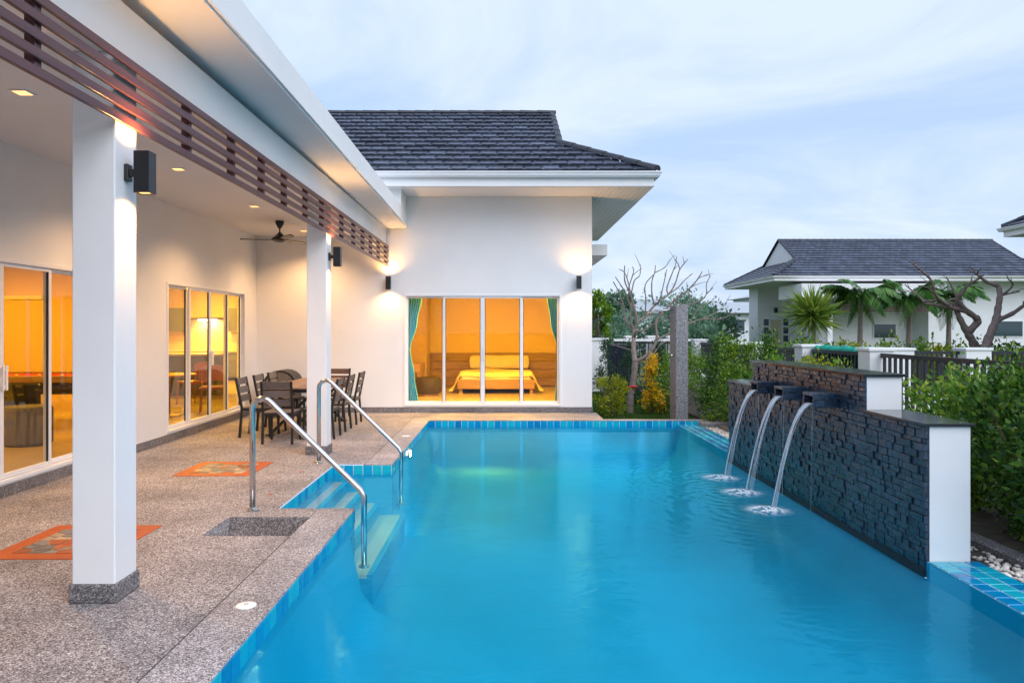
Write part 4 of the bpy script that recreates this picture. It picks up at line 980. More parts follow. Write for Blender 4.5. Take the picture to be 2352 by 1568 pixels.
ch1 = make_chair(SLATB)
def place_chair(x, y, rz, label, src=ch0):
    c = ch1 if src is ch1 else (ch0 if first[0] else copy_tree(ch0))
    if src is ch0: first[0] = False
    c.location = (x, y, 0.001); c.rotation_euler = (0, 0, rz); tag(c, label, 'chair', 'chairs around the patio table')
place_chair(-3.19, 10.36, R(2), 'black slatted patio chair at the near table end, back to the viewer')
for y, w_ in ((10.81, 'nearest the handrail'), (11.57, 'in the middle'), (12.41, 'farthest back')):
    place_chair(-2.735, y, R(90), 'grey slatted patio chair on the pool side of the table, '+w_)
for y, w_ in ((10.95, 'nearest the viewer'), (11.7, 'in the middle'), (12.4, 'farthest back')):
    place_chair(-3.70, y, R(-90), 'grey slatted patio chair on the house side of the table, '+w_)
place_chair(-3.10, 13.2, R(178), 'brown slatted patio chair at the far table end', ch1)
pt = thing('patio_table', 'long patio table with grey slatted top and crossed black legs', 'table', (-3.19, 11.8, 0))
for k in range(7): MB().box(-3.60+k*.117, -3.60+k*.117+.109, 10.66, 12.98, .72, .742).build('plank', M('table_plank', (0.20,0.13,0.10), 0.55, var=.25, vscale=5, objvar=.15) if k == 0 else bpy.data.materials['table_plank'], pt, bevel=.003)
MB().box(-3.57, -2.81, 10.70, 10.74, .67, .719).box(-3.57, -2.81, 12.9, 12.94, .67, .719).box(-3.57, -3.53, 10.741, 12.899, .67, .719).box(-2.85, -2.81, 10.741, 12.899, .67, .719).build('apron', FRAME, pt)
for y in (10.95, 12.68):
    for s in (-1, 1): MB().beam((-3.19-s*.36, y+.021*s, .02), (-3.19+s*.30, y+.021*s, .67), .04, .06, (0,1,0)).build('leg', FRAME, pt)
    for s in (-1, 1): MB().box(-3.19+s*.36-.06, -3.19+s*.36+.06, y-.045, y+.045, 0.001, .02).build('foot', FRAME, pt)
MB().beam((-3.19,10.98,.34),(-3.19,12.66,.34), .04, .04).build('stretcher', FRAME, pt)
gr = thing('barbecue', 'black rounded barbecue with grey hood in the patio corner behind the table', 'barbecue', (-4.1, 13.45, 0))
prof = [(-4.40,.52)]+[(-4.11+.29*math.cos(a)*(1 if True else 1), .62+.24*math.sin(a)) for a in [math.pi-i*math.pi/10 for i in range(11)]]+[(-3.82,.52)]
m = MB(); k = len(prof); m.add([(x,13.2,z_) for x,z_ in prof]+[(x,13.7,z_) for x,z_ in prof], [(i,(i+1)%k,k+(i+1)%k,k+i) for i in range(k)]+[tuple(range(k)), tuple(range(k,2*k))[::-1]]); m.build('hood', FRAME, gr)
m = MB(); p2 = [(-4.11+(x+4.11)*.86, .60+(z_-.60)*.86) for x, z_ in prof]; m.add([(x,13.185,z_) for x,z_ in p2]+[(x,13.199,z_) for x,z_ in p2], [(i,(i+1)%k,k+(i+1)%k,k+i) for i in range(k)]+[tuple(range(k)), tuple(range(k,2*k))[::-1]]); m.build('hood_face', SLATG, gr)
MB().tube([(-4.25,13.15,.66),(-3.97,13.15,.66)], .012, 8).build('handle', STEEL, gr)
MB().box(-4.38, -3.84, 13.22, 13.68, .1, .519).build('cabinet', FRAME, gr, bevel=.01)
for px, py in ((-4.36,13.24),(-3.9,13.24),(-4.36,13.64),(-3.9,13.64)): MB().lathe([(.03,0),(.03,.098)], (px+.02,py,.001), 10).build('wheel', BLACK, gr)

# ================================================================== shower pillar
sh = thing('shower_pillar', 'square grey granite pool shower pillar behind the far pool edge', 'shower pillar', (3.22, 13.45, Z0))
MB().box(3.11, 3.335, 13.2, 13.68, Z0, 2.05).build('pillar', GRANITE, sh, bevel=0.008)
MB().tube([(3.11,13.4,1.96),(2.75,13.4,1.96)], .012, 8).build('arm', STEEL, sh, smooth=True); MB().lathe([(.012,0),(.012,-.03),(.13,-.04),(.13,-.055)], (2.75,13.4,1.96), 24).build('shower_head', STEEL, sh, angle=.6)
MB().tube([(3.11,13.35,1.13),(3.06,13.35,1.13)], .02, 10).build('tap', STEEL, sh)

# ================================================================== fences
def fence_panel(root, a, b, ztop, zbot, sp=0.11, bw=0.028):
    a = Vector(a); b = Vector(b); d = (b-a); n = max(2, int(d.length/sp))
    MB().beam((a.x,a.y,ztop-.03),(b.x,b.y,ztop-.03), .045, .06).build('top_rail', IRON, root); MB().beam((a.x,a.y,zbot+.02),(b.x,b.y,zbot+.02), .035, .04).build('bottom_rail', IRON, root)
    yaw = math.atan2(d.y, d.x); me = MB().box(-bw/2, bw/2, -bw/2, bw/2, zbot+.041, ztop-.061).mesh('baluster', IRON)
    for i in range(n):
        p = a+d*((i+.5)/n); inst('baluster', me, root, (p.x, p.y, 0), (0, 0, yaw))
def pier(root, x, y, w_, d_, zt):
    o = MB().box(x-w_/2, x+w_/2, y-d_/2, y+d_/2, Z0, zt-.05).build('pier', WHITE2, root, bevel=.004); MB().box(x-w_/2-.025, x+w_/2+.025, y-d_/2-.025, y+d_/2+.025, zt-.049, zt).build('pier_cap', WHITE2, o, bevel=.006)
fx = 5.6
fn = thing('boundary_fence', 'black railing fence with white piers running along the right side', 'fence', (fx, 12, Z0))
MB().box(fx-.09, fx+.09, 3, 21.4, Z0, .30).build('base_wall', WHITE2, fn)
pys = [3.2, 5.7, 8.2, 10.95, 13.4, 15.9, 18.4, 20.9]
for y in pys:
    if y > 9: pier(fn, fx, y, .36, .36, 1.33)
for y0, y1 in ((5.0, 10.77), (11.13, 13.2), (13.6, 15.7), (16.1, 18.2), (18.6, 20.7)): fence_panel(fn, (fx,y0,0), (fx,y1,0), 1.25, .36, 0.145 if y0 < 11 else 0.12, .034)
bf = thing('back_fence', 'dark railing fence with white coping closing the far garden end', 'fence', (4.2, 22, Z0))
MB().box(3.2, 5.5, 21.3, 21.42, 1.26, 1.33).build('coping', WHITE2, bf); fence_panel(bf, (3.2,21.36,0), (5.4,21.36,0), 1.25, .2, .13, .03)
for x in (3.75, 4.4, 5.0): pier(bf, x, 21.7, .3, .3, 1.42)
gt = thing('garden_gate', 'dark blue slatted metal gate leaning open beside the white garden wall', 'gate', (3.0, 19.5, Z0))
NAVY = M('navy_gate', (0.018,0.024,0.05), .5)
for z_ in (0.0, 1.18): MB().beam((2.82,19.8,z_),(3.35,18.6,z_), .05, .06).build('rail', NAVY, gt)
for i in range(11): p = Vector((2.82,19.8,0)).lerp(Vector((3.35,18.6,0)), (i+.5)/11); MB().box(p.x-.045, p.x+.045, p.y-.012, p.y+.012, .03, 1.15).build('slat', bpy.data.materials['navy_gate'], gt)
gw = thing('garden_wall', 'low white garden wall behind the villa corner', 'wall', (2.3, 20.4, Z0))
MB().box(1.7, 2.85, 20.3, 20.5, Z0, 1.30).build('wall', WHITE2, gw); MB().box(1.7, 2.9, 20.26, 20.54, 1.301, 1.37).build('coping', WHITE2, gw, bevel=.005)
nf = thing('neighbour_fence', 'low black railing fence with wide white piers in front of the neighbouring house', 'fence', (10, 14.5, Z0))
for x, w_ in ((6.95,.45), (7.85,.45), (9.35,.5), (12.1,.5)): pier(nf, x, 14.5, w_, .4, 1.24)
MB().box(7.18, 7.62, 14.42, 14.58, Z0, 1.1).build('base_wall', WHITE2, nf); MB().box(8.08, 14.6, 14.42, 14.58, Z0, .35).build('base_wall', WHITE2, nf)
for x0, x1 in ((8.1,9.08), (9.62,11.83), (12.37,14.6)): fence_panel(nf, (x0,14.5,0), (x1,14.5,0), 1.17, .42, .095, .03)
# green shade net draped over the fence
nett = M('green_shade_net', (0.0,0.42,0.30), .7, var=.25, vscale=7)
ntm = thing('shade_net', 'bright green shade net draped over the side fence', 'shade net', (fx, 12.6, .5))
m = MB(); nu, nv = 40, 22; vs = []; fs = []
for i in range(nu+1):
    y = 11.2+2.75*i/nu
    for j in range(nv+1):
        v = j/nv; top = 1.325+.010*math.sin(9*y)+.006*math.sin(23*y)
        if v < .5: x = fx+.036+.006*math.sin(17*y+5*v)+.01*(.5-v); z_ = .62+(top-.62)*(v/.5)
        else: x = fx+.09+.02*math.sin(13*y+5*v); z_ = top-(v-.5)/.5*.5
        if abs(v-.5) < .03: x = fx+.06
        vs.append((x, y, z_))
for i in range(nu):
    for j in range(nv): a = i*(nv+1)+j; fs.append((a, a+1, a+nv+2, a+nv+1))
m.add(vs, fs); o = m.build('cloth', nett, ntm, smooth=True, fixn=False); sol = o.modifiers.new('thickness', 'SOLIDIFY'); sol.thickness = .004

# ================================================================== vegetation
rng = np.random.default_rng(5)
def leaf_mesh(name, P, Dv, size, width, mat, fold=0.25, offset=(0, 0, 0)):
    n = len(P); Dv = Dv/np.linalg.norm(Dv, axis=1, keepdims=True)
    S = np.cross(Dv, rng.normal(size=(n, 3))); S /= np.linalg.norm(S, axis=1, keepdims=True); U = np.cross(S, Dv)
    l = (size*rng.uniform(.45, 1.45, n))[:, None]; wd = l*width
    P = P-np.array(offset); V = np.empty((n, 4, 3))
    V[:, 0] = P; V[:, 1] = P+Dv*l*.45+S*wd+U*wd*fold; V[:, 2] = P+Dv*l-U*l*.08; V[:, 3] = P+Dv*l*.45-S*wd+U*wd*fold
    me = bpy.data.meshes.new(name); i = np.arange(n)*4
    F = np.stack([i, i+1, i+2, i, i+2, i+3], 1).reshape(-1, 3)
    me.vertices.add(n*4); me.vertices.foreach_set('co', V.reshape(-1)); me.loops.add(n*6); me.loops.foreach_set('vertex_index', F.reshape(-1).astype(np.int32))
    me.polygons.add(n*2); me.polygons.foreach_set('loop_start', np.arange(n*2, dtype=np.int32)*3); me.polygons.foreach_set('loop_total', np.full(n*2, 3, dtype=np.int32))
    me.materials.append(mat); me.update(calc_edges=True); me.validate(); return me
def link(name, me, parent):
    o = bpy.data.objects.new(name, me); C.objects.link(o); o.parent = parent; BASE[o.name] = base_of(parent); return o
def clumps(c, r, K, n, sig, kind='bush'):
    c = np.array(c); r = np.array(r)
    if kind == 'bush':
        d = rng.normal(size=(K, 3)); d /= np.linalg.norm(d, axis=1, keepdims=True); q = d*(rng.uniform(.25, 1, (K, 1))**.5)
        q = np.sign(q)*np.abs(q)**.85
        ctr = c+q*r
    elif kind == 'cone':
        h = rng.uniform(0, 1, K)**1.3; a = rng.uniform(0, 6.283, K); rad = (1-h)*np.sqrt(rng.uniform(.35, 1, K))+.04
        ctr = np.stack([c[0]+r[0]*rad*np.cos(a), c[1]+r[1]*rad*np.sin(a), c[2]-r[2]+2*r[2]*h], 1)
    elif kind == 'box':
        ctr = c+rng.uniform(-1, 1, (K, 3))*r
    k = rng.integers(0, K, n); P = ctr[k]+rng.normal(size=(n, 3))*sig*(.6+.8*rng.random((K, 1))[k])
    D = (P-c)/r*0.8+rng.normal(size=(n, 3))*.8+np.array([0, 0, .55]); return P, D, ctr
def shrub(label, x, y, rx, ry, h, mat=LEAF_MID, n=2600, size=.055, width=.28, kind='bush', z0=-0.11, name='shrub', cat='shrub', group=None, K=None, sig=None, stems=7, lift=.06):
    t = thing(name, label, cat, (x, y, z0), group=group)
    K = K or max(26, int(n/60)); sig = sig or 0.092*max(.35, (rx+ry+h/2)/3*1.6)
    P, D, ctr = clumps((x, y, z0+lift+h/2), (rx, ry, h/2), K, n, sig, kind)
    P[:, 2] = np.maximum(P[:, 2], z0+.02)
    link('foliage', leaf_mesh('foliage', P, D, size, width, mat, offset=base_of(t)), t)
    m = MB()
    for i in range(stems):
        e_ = ctr[rng.integers(0, len(ctr))]; m.tube([(x+.03*i/stems, y, z0-.03), (x+(e_[0]-x)*.4, y+(e_[1]-y)*.4, z0+(e_[2]-z0)*.55), tuple(e_)], [.014, .009, .003], 5)
    m.build('stem', STEM, t, smooth=True); return t
RH = 'leafy shrubs along the right boundary'
# near hedge on the right of the fountain
shrub('tall glossy hedge shrub at the right picture edge, nearest the viewer', 4.25, 5.05, .52, .55, 1.48, LEAF_DARK, 7600, .062, group=RH)
shrub('dense hedge shrub directly right of the tall white wall end', 4.38, 5.95, .46, .48, 1.34, LEAF_DARK, 6600, .060, group=RH)
shrub('light green hedge shrub in front of the near black railing', 4.45, 6.85, .38, .42, 1.28, LEAF_MID, 4200, .058, group=RH)
shrub('yellowish green hedge shrub behind the low slate cap', 4.60, 7.60, .34, .36, 1.12, LEAF_MID, 2600, .056, group=RH)
shrub('dark hedge shrub beyond the railing at the right picture edge', 5.0, 6.2, .34, .5, 1.05, LEAF_DARK, 2600, .058, group=RH)
# behind the fountain
shrub('sparse young shrub rising above the upper slate cap', 4.45, 9.35, .20, .22, 1.30, LEAF_MID, 420, .055, group=RH)
shrub('reddish green shrub in front of the green shade net', 4.6, 10.6, .42, .45, 1.26, LEAF_YG, 1900, .05, group=RH)
shrub('loose shrub behind the middle of the slate wall', 4.55, 11.6, .45, .45, 1.28, LEAF_MID, 2400, .05, group=RH)
shrub('pointed shrub standing above the left end of the slate wall', 4.58, 12.55, .36, .36, 1.56, LEAF_DARK, 2400, .055, 'kind' and .28, 'cone', group=RH)
# left of the fountain, behind the kerb
shrub('upright bright green shrub left of the slate wall', 3.98, 12.75, .38, .38, 1.38, LEAF_MID, 4200, .05, .28, 'cone', group=RH)
shrub('dark green shrub at the kerb block', 4.05, 11.9, .34, .45, .95, LEAF_DARK, 3000, .05, group=RH)
shrub('tall dark shrub against the black railing right of the shower pillar', 4.15, 13.9, .40, .40, 1.50, LEAF_DARK, 4200, .055, .28, 'cone', group=RH)
shrub('leafy shrub growing through the railing behind the slate wall', 4.95, 14.6, .42, .42, 1.4, LEAF_MID, 2400, .055, .28, 'cone', group=RH)
shrub('distant side shrub below the far fence pier', 4.95, 17.2, .5, .6, 1.2, LEAF_DARK, 2200, .06, group=RH)
# garden behind the far pool edge
GH = 'garden shrubs behind the far pool edge'
shrub('low yellow-green bush at the villa corner', 2.08, 14.35, .30, .30, .74, LEAF_YG, 2600, .045, group=GH)
shrub('bright yellow croton beside the bare tree', 3.02, 14.9, .24, .24, 1.10, LEAF_YEL, 1500, .055, .3, 'cone', group=GH)
shrub('green bush below the yellow croton leaves', 3.25, 15.0, .34, .30, .95, LEAF_MID, 2200, .05, group=GH)
shrub('dark columnar conifer left of the bare tree trunk', 2.98, 17.2, .34, .34, 1.28, LEAF_CON, 3200, .05, .22, 'cone', group=GH)
shrub('dark conifer in front of the white garden wall', 2.62, 18.9, .32, .32, 1.35, LEAF_CON, 2600, .05, .22, 'cone', group=GH)
shrub('dark conifer behind the bare tree trunk', 3.5, 16.6, .36, .36, 1.30, LEAF_CON, 3000, .05, .22, 'cone', group=GH)
shrub('round green bush behind the shower pillar', 3.95, 16.2, .5, .5, 1.30, LEAF_MID, 3200, .055, group=GH)
# lawn blades
P = np.stack([rng.uniform(1.75, 3.7, 26000), rng.uniform(13.0, 20.2, 26000), np.full(26000, Z0)], 1); Dg = rng.normal(size=(26000, 3))*.35+np.array([0, 0, 1.])
gl = bpy.data.objects.new('lawn', leaf_mesh('lawn', P, Dg, .05, .09, leaf_mat('lawn_blade', [(0.03,0.085,0.008), (0.05,0.13,0.012), (0.08,0.17,0.02)]))); C.objects.link(gl)
tag(gl, kind='stuff')

# bare frangipani, branch by branch
def za(x, y): return ((2200+x/3.92)/1.63265, (900+y/3.92)/1.63265)
def z6(x, y): return ((3300+x/3.135)/1.63265, (900+y/3.135)/1.63265)
def branchy(root, conv, Y0, lines, mat, twigs=0, jit=.35, name='branch'):
    cache = {}
    for pts, r0, r1 in lines:
        key = pts[0]; y0 = cache.get(key, Y0); sl = rng.uniform(-jit, jit); W = []
        for i, p in enumerate(pts):
            Yd = cache.get(p, y0+sl*i/(len(pts)-1)); cache.setdefault(p, Yd); W.append(at(*conv(*p), Yd))
        # smooth the polyline
        S = []
        for i in range(len(W)-1):
            a, b_, c, d = W[max(i-1, 0)], W[i], W[i+1], W[min(i+2, len(W)-1)]
            for k in range(4):
                s = k/4; S.append(0.5*((2*b_)+(c-a)*s+(2*a-5*b_+4*c-d)*s*s+(3*b_-a-3*c+d)*s**3))
        S.append(W[-1]); n = len(S); m = MB(); m.tube(S, [(r0+(r1-r0)*i/(n-1))*(1+.12*math.sin(i*2.1)) for i in range(n)], 7)
        for q in range(twigs):
            i = int(rng.uniform(.45, .98)*(n-1)); p = S[i]; d = (S[min(i+1, n-1)]-S[max(i-1, 0)]).normalized(); o_ = Vector(rng.normal(size=3)); o_.z = abs(o_.z)
            e_ = p+(d*.5+o_*.4).normalized()*rng.uniform(.12, .30); m.tube([p, p.lerp(e_, .5)+Vector((0, 0, .015)), e_], [r1*.9, r1*.75, r1*.5], 5)
        m.build(name, mat, root, smooth=True)
fr = thing('bare_tree', 'leafless pale-barked frangipani tree beside the shower pillar', 'tree', (2.66, 15, Z0))
trunk = [((630, 2680), (640, 2480), (640, 2376), (650, 2256), (680, 2126), (700, 1956), (715, 1796))]
branchy(fr, za, 15.0, [(trunk[0], .078, .062)], BARK, name='trunk', jit=.02)
BR = [
 (((715,1796),(690,1626),(690,1476),(700,1326)), .050, .036), (((700,1326),(640,1280),(560,1130),(540,960),(470,760),(390,610)), .026, .009), (((540,960),(440,900),(340,830)), .012, .007),
 (((700,1326),(650,1200),(660,1050),(600,850),(560,750),(420,540)), .022, .008), (((660,1050),(650,800),(570,500),(480,430)), .014, .007), (((700,1326),(740,1200),(700,1000),(650,820),(560,600),(560,370)), .028, .008),
 (((650,820),(620,700),(690,470),(670,390)), .013, .007), (((650,820),(700,600),(780,520),(790,360)), .013, .007), (((740,1200),(860,1120),(1000,960),(1200,800),(1300,640),(1370,430),(1490,280)), .024, .008),
 (((1000,960),(960,800),(960,600),(1000,480),(1010,370)), .014, .007), (((1000,480),(1150,400),(1230,280)), .009, .006), (((860,1120),(870,880),(860,660),(990,500)), .014, .007),
 (((1000,960),(1070,880),(1120,700),(1180,430)), .014, .007), (((1200,800),(1180,700),(1260,480),(1310,350),(1320,240)), .014, .007), (((1370,430),(1340,340),(1290,290)), .009, .006), (((1200,800),(1340,700),(1440,590),(1560,490)), .014, .007),
 (((715,1796),(760,1766),(900,1676),(1030,1466),(1020,1200),(1160,1020),(1300,880),(1480,740),(1620,590),(1700,460)), .034, .008), (((1480,740),(1540,690),(1620,650)), .010, .006), (((1620,590),(1660,550),(1790,510)), .009, .006),
 (((1480,740),(1520,820),(1500,900)), .009, .006), (((1300,880),(1450,960),(1680,880),(1760,790),(1760,650),(1820,520)), .014, .007), (((1760,790),(1860,700)), .009, .006),
 (((715,1796),(820,1800),(960,1700),(1090,1530),(1200,1480)), .018, .008), (((690,1626),(560,1590),(350,1530)), .012, .006), (((700,1326),(850,1330),(1000,1220),(1200,1150)), .018, .009), (((1200,1150),(1280,1000),(1270,850)), .010, .006),
 (((1030,1466),(1200,1380),(1500,1230),(1700,1160),(1960,1160),(2200,1060)), .018, .007), (((1500,1230),(1700,950),(1900,900)), .010, .006), (((1700,1160),(1900,1060),(2060,930)), .009, .006)]
branchy(fr, za, 15.0, [(p_, a_*1.2, b_*1.15) for p_, a_, b_ in BR], BARK, twigs=1)
MB().tube([at(1441, 890, 14.9), at(1452, 887, 14.88), at(1464, 888, 14.9)], .022, 8).build('ribbon', M('red_ribbon', (0.55,0.03,0.03), .6), fr)
ft2 = thing('gnarled_tree', 'gnarled leafless brown tree in front of the neighbouring house', 'tree', (12.9, 20, Z0))
BR2 = [(((1120,1330),(1100,1210),(1030,1090),(960,960),(900,830),(890,740)), .13, .05), (((1030,1090),(1150,960),(1110,900),(990,830),(850,800),(650,760),(530,750)), .11, .03), (((1110,900),(920,720),(980,600),(1040,520),(1170,450)), .07, .025),
 (((850,800),(700,700),(640,620),(600,470),(450,330),(340,240)), .055, .016), (((700,700),(540,720),(430,640),(290,520)), .04, .014), (((920,720),(850,560),(780,430)), .03, .012), (((990,830),(800,720),(900,680),(990,570)), .035, .014),
 (((530,750),(400,620),(200,600)), .022, .01), (((600,470),(540,500)), .02, .01), (((640,620),(560,560),(450,540)), .022, .01), (((1170,450),(1180,430)), .025, .012)]
branchy(ft2, z6, 20.0, BR2, BARK2, twigs=2, jit=.8)
ft3 = thing('bare_stem_tree', 'single bent bare tree stem at the right picture edge', 'tree', (13.6, 19, Z0))
BR3 = [(((1200,1400),(1230,1290),(1300,1100),(1360,950),(1390,800),(1410,650),(1390,540)), .13, .06), (((1390,540),(1250,490),(1150,410),(1080,370)), .055, .02), (((1410,650),(1500,600),(1560,520),(1500,450)), .04, .016), (((1410,650),(1640,605)), .03, .014), (((1360,950),(1560,860),(1690,770),(1800,720)), .07, .03), (((1150,410),(1150,360)), .02, .012)]
branchy(ft3, z6, 19.0, BR3, BARK2, twigs=2, jit=.6)

# palms
def frond_mesh(L_, droop, sd):
    rr = random.Random(sd); m = MB(); pts = []; n = 16
    for i in range(n+1):
        s = i/n; pts.append(Vector((L_*(.85*s-.10*s*s*droop), 0, L_*(1.05*s-droop*1.15*s*s))))
    m.tube(pts, [.016*(1-.85*i/n) for i in range(n+1)], 4, caps=False)
    for i in range(2, n+1):
        for sg in (-1, 1):
            for k in range(3):
                s = (i+k/3-.5)/n
                if s > 1: continue
                j = min(int(s*n), n-1); p = pts[j].lerp(pts[j+1], s*n-j); d = (pts[j+1]-pts[j]).normalized()
                ll = L_*.34*math.sin(math.pi*min(1, .18+.80*s))*rr.uniform(.85, 1.1); v = (d*.75+Vector((0, sg, -.15-.25*rr.random()))).normalized()
                side = v.cross(Vector((0, 0, 1))).normalized()*.028
                mid = p+v*ll*.5; tip = p+v*ll+Vector((0, 0, -ll*.3))
                m.add([p-side*.5, p+side*.5, mid+side, tip, mid-side], [(0,1,2,4), (4,2,3)])
    return m.mesh('frond', LEAF_PALM, fixn=False)
FM = [frond_mesh(1.25, dr, i) for i, dr in enumerate((.55, .8, 1.1, 1.35))]
def palm(label, x, y, zc, sc=1.0, nf=15):
    t = thing('palm_tree', label, 'palm tree', (x, y, Z0), group='palms in front of the neighbouring house')
    h = zc-Z0; m = MB(); m.tube([(x+.04*math.sin(2*i/9), y, Z0+h*i/9) for i in range(10)], [.11*(1-.35*i/9)+(.03 if i == 0 else 0) for i in range(10)], 10); m.build('trunk', BARK, t, smooth=True)
    MB().tube([(x+.03, y, zc-.45), (x+.03, y, zc+.02)], [.075, .055], 8).build('crownshaft', M('crownshaft_green', (.16,.2,.06), .5) if 'crownshaft_green' not in bpy.data.materials else bpy.data.materials['crownshaft_green'], t, smooth=True)
    for k in range(nf):
        o = inst('frond', FM[k % 4], t, (x+.03, y, zc-.02), (rng.uniform(-.2, .2), rng.uniform(-.35, .25), 2.4*k+rng.uniform(-.2, .2)), (sc,)*3)
palm('palm in front of the dark neighbouring patio', 12.7, 26, 2.7, 1.35); palm('middle palm, left of the gnarled bare tree', 15.0, 27, 2.5, 1.3); palm('right-hand palm, behind the gnarled bare tree', 17.1, 28, 2.7, 1.4)
def spiky(label, x, y, zc, r, n, mat, name='spiky_plant'):
    t = thing(name, label, 'spiky plant', (x, y, Z0)); MB().tube([(x, y, Z0), (x+.03, y, zc)], [.09, .06], 8).build('trunk', BARK, t)
    D_ = rng.normal(size=(n, 3))*np.array([1, 1, .8])+np.array([.05, -.1, .55]); P_ = np.tile(np.array([x, y, zc]), (n, 1))+rng.normal(size=(n, 3))*.06
    link('leaf_crown', leaf_mesh('leaf_crown', P_, D_, r, .035, mat, offset=base_of(t)), t)
spiky('yellow-green spiky yucca ball in front of the neighbouring porch', 10.2, 24, 2.1, .84, 460, leaf_mat('yucca_leaf', [(.10,.19,.03), (.20,.31,.04), (.33,.40,.07)]))
# neighbour's low planting
NG = "low planting in the neighbour's garden"
spots = [(8.6,19.6,.9,1.45,LEAF_DARK,'dark bush left of the spiky yucca'), (9.5,20.6,.9,1.30,LEAF_YG,'yellow bush under the spiky yucca'), (10.3,20.0,.8,1.15,LEAF_MID,'low bush behind the green shade net'), (11.1,20.8,.9,1.35,LEAF_MID,'bush left of the first palm trunk'),
 (11.9,19.5,.8,1.20,LEAF_YG,'reddish yellow bush right of the first palm trunk'), (12.6,21.0,.9,1.40,LEAF_MID,'bush between the first two palms'), (11.2,17.0,.7,1.10,LEAF_YG,'light green bush above the wide white pier'), (12.2,17.2,.7,1.2,LEAF_MID,'bush under the gnarled tree'), (13.4,17.4,.8,1.25,LEAF_YG,'pale bush between the two bare trees'),
 (14.6,17.6,.9,1.35,LEAF_MID,'bush at the right edge behind the neighbour fence'), (14.2,20.5,.9,1.3,LEAF_DARK,'dark bush below the right palm'), (7.6,18.6,.8,1.30,LEAF_MID,'bush beside the neighbouring door')]
for x, y, r_, h, mt, lab in spots: shrub(lab, x, y, r_, .7, h, mt, 1500, .10, group=NG, z0=Z0, stems=4)
for x, y, lab in ((12.0, 18.4, 'broad-leaved banana plant near the gnarled tree'), (14.9, 18.9, 'broad-leaved banana plant at the right edge'), (13.2, 18.6, 'upright banana plant between the bare trees')):
    t = thing('banana_plant', lab, 'banana plant', (x, y, Z0), group='banana plants')
    MB().tube([(x,y,Z0),(x,y,.75)], [.06,.04], 7).build('stem', STEM, t)
    for k in range(7):
        a = k*.9+x; el = rng.uniform(.7, 1.25); L_ = rng.uniform(.65, .95); m = MB(); vs = []; fs = []
        d = Vector((math.cos(a)*math.cos(el), math.sin(a)*math.cos(el), math.sin(el))); s_ = d.cross(Vector((0,0,1))).normalized()
        for i in range(7):
            u = i/6; p = Vector((x,y,.6))+d*L_*u+Vector((0,0,-.22*u*u)); wv = .10*math.sin(math.pi*min(1,.06+.93*u))**.7
            vs += [p-s_*wv+Vector((0,0,.03)), p, p+s_*wv+Vector((0,0,.03))]
        for i in range(6): o_ = i*3; fs += [(o_,o_+1,o_+4,o_+3),(o_+1,o_+2,o_+5,o_+4)]
        m.add(vs, fs); m.build('leaf', LEAF_YG if k % 2 else LEAF_MID, t, smooth=True, fixn=False)

# ================================================================== neighbouring houses
nh = thing('neighbour_house', 'white neighbouring house with grey hipped roof and shaded patio', 'house', (22, 42, Z0))
cnt = [0]
def pick300(x, r, n):
    if 13 < x < 29 and cnt[0] < 300: cnt[0] += 1; return True
    return False
dutch_roof(nh, 14.1, 30.2, 38.0, 46.6, 4.42, 0.5556, 1.85, pick300, side=-1)
def nb(name, *b_, mat=WHITE2, bevel=0, parent=nh): return MB().box(*b_).build(name, mat, parent, bevel=bevel)
nb('wall', 15.55, 17.6, 44.6, 44.9, Z0, 4.2); nb('wall', 15.55, 15.7, 44.9, 46.2, Z0, 4.2); nb('wall', 17.6, 22.9, 40.6, 40.8, Z0, 4.2); nb('wall', 17.6, 17.8, 40.8, 44.6, Z0, 4.2); nb('wall', 22.9, 23.1, 39.4, 40.6, Z0, 4.2); nb('wall', 22.9, 29.4, 39.2, 39.4, Z0, 4.2); nb('wall', 29.2, 29.4, 39.4, 46.2, Z0, 4.2)
nb('soffit', 14.15, 30.1, 38.05, 46.5, 4.17, 4.19); nb('patio_roof', 15.3, 22.8, 37.4, 40.55, 3.25, 3.98, bevel=.01)
nb('patio_ceiling', 15.5, 22.6, 37.6, 40.5, 3.18, 3.249, mat=CEIL)
for x in (17.0,): nb('column', x, x+.26, 38.2, 38.46, Z0, 3.18)
ns = empty('slat_screen', (18, 38.1, 2.5)); ns.location = Vector((18, 38.1, 2.5))-base_of(nh); ns.parent = nh
for i in range(5): MB().box(16.4, 22.6, 38.1, 38.14, 2.55+i*.12, 2.55+i*.12+.075).build('slat', WOOD, ns)
for x in (16.9, 18.2, 19.4, 20.6, 21.9): MB().box(x, x+.05, 38.141, 38.2, 2.55, 3.17).build('post', WOOD, ns)
NGL = M('dark_window_glass', (.02,.05,.06), .05, spec=.8)
def nwin(x0, x1, y, z0, z1, tr=1):
    w_ = nb('window', x0, x1, y-.05, y-.001, z0, z1, mat=ALU); k = (z1-z0)/tr
    for q in range(tr): MB().box(x0+.05, x1-.05, y-.06, y-.0505, z0+q*k+.05, z0+(q+1)*k-.05).build('pane', NGL, w_)
nwin(15.85, 16.25, 44.6, .3, 2.3, 4); nwin(17.05, 17.45, 44.6, .3, 2.3, 4); nwin(20.6, 21.9, 40.6, 1.1, 1.95); nwin(26.3, 28.0, 39.2, 1.2, 2.1)
nb('door', 16.35, 16.95, 44.55, 44.599, Z0, 2.2, mat=M('cream_door', (.6,.52,.38), .6))
wl = nb('wall_light', 16.55, 16.70, 44.4, 44.599, 2.65, 2.95, mat=BLACK)
rh = thing('right_house', 'dark roof corner of another white house at the right picture edge', 'house', (20, 16, Z0))
dutch_roof(rh, 13.85, 27, 11.6, 20.2, 4.42, 0.5556, 1.6, lambda x, r, n: False, side=-1)
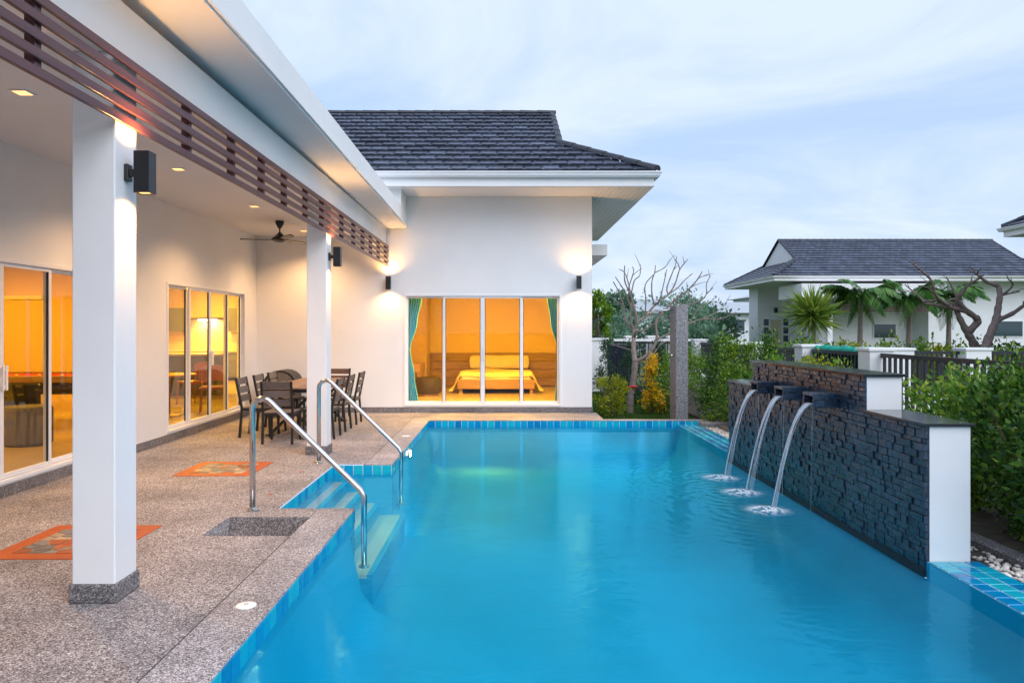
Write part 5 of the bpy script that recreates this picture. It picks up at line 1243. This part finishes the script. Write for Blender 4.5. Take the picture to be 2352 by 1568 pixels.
nb('soffit', 13.9, 26.9, 11.65, 20.15, 4.17, 4.19, parent=rh); nb('wall', 15.2, 26, 12.8, 19.0, Z0, 4.16, parent=rh)
# far buildings beyond the gardens
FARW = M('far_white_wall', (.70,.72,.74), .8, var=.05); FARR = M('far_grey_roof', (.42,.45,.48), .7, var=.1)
def far_house(label, x0, x1, y0, y1, h, roof_h, wins):
    t = thing('far_house', label, 'house', ((x0+x1)/2, (y0+y1)/2, Z0), group='far houses beyond the gardens')
    MB().box(x0, x1, y0, y1, Z0, h).build('wall', FARW, t); ym = (y0+y1)/2; o_ = .8
    MB().add([(x0-o_,y0-o_,h),(x1+o_,y0-o_,h),(x1+o_,y1+o_,h),(x0-o_,y1+o_,h),(x0+1.5,ym,h+roof_h),(x1-1.5,ym,h+roof_h)], [(0,1,5,4),(1,2,5),(2,3,4,5),(3,0,4),(3,2,1,0)]).build('roof', FARR, t)
    for i in range(wins):
        x = x0+(x1-x0)*(i+.5)/wins; f = MB().box(x-.5, x+.5, y0-.06, y0-.001, h-1.9, h-.6).build('window', FARW, t); MB().box(x-.42, x+.42, y0-.08, y0-.0605, h-1.82, h-.68).build('pane', NGL, f)
far_house('long low pale grey roofed house far behind the bare tree', 17, 31, 74, 84, 3.3, 1.3, 5); far_house('distant white house left of the shower pillar', 9.5, 15.5, 60, 68, 3.1, 1.2, 3)
far_house('tall white house peeking left of the neighbouring house', 34, 42, 100, 108, 6.0, .6, 4)
# trees behind
def tree(label, x, y, h, r_, mat=LEAF_HAZY, n=2600, size=.2, th=None, name='tree', z0=Z0):
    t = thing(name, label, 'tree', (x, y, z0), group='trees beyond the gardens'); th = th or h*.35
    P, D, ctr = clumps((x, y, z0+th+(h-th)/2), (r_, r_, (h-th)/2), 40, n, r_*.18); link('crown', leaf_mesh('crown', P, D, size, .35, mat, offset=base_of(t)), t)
    m = MB(); m.tube([(x,y,z0),(x+.05,y,z0+th*.6),(x,y,z0+th*1.4)], [.05*h*.35, .04*h*.35, .02*h*.35], 7)
    for i in range(6): e_ = ctr[i*5]; m.tube([(x,y,z0+th), tuple(e_)], [.02*h*.3, .006*h], 5)
    m.build('trunk', BARK2, t, smooth=True)
tree('leafy green tree at the villa corner behind the garden wall', 3.42, 26.5, 3.2, .42, LEAF_MID, 2600, .11, .9)
FT = [(7.9,50,4.2,.95,3.0,'flat-topped tree rising behind the bare frangipani'), (5.6,42,2.6,1.4,.6,'low bluish tree behind the garden gate'), (8.3,44,2.7,1.7,.5,'low tree left of the shower pillar'), (10.3,41,2.7,1.5,.6,'dense tree just right of the shower pillar top'),
 (12.7,45,2.9,1.6,.5,'dark green tree between shower pillar and neighbouring house'), (8.9,34,1.6,1.2,.3,'low tree behind the side fence'), (4.4,34,2.0,1.2,.4,'small tree behind the dark gate'), (15.2,62,4.6,2.4,1.0,'wide tree far behind the neighbouring eave'), (20,90,5.0,3.2,1.0,'far tree on the skyline above the long grey roof')]
for x, y, h, r_, th, lab in FT: tree(lab, x, y, h, r_, LEAF_HAZY, 2200, .22 if y < 60 else .3, th)
P = np.stack([rng.uniform(-60, 120, 14000), rng.uniform(105, 150, 14000), np.abs(rng.normal(0, 1.6, 14000))], 1); P[:, 2] *= .8+.4*np.sin(P[:, 0]*.21)+.25*np.sin(P[:, 0]*.83)
hw = bpy.data.objects.new('far_wood', leaf_mesh('far_wood', P, rng.normal(size=(14000, 3))+np.array([0, 0, .5]), .9, .4, LEAF_HAZY)); C.objects.link(hw); tag(hw, kind='stuff')
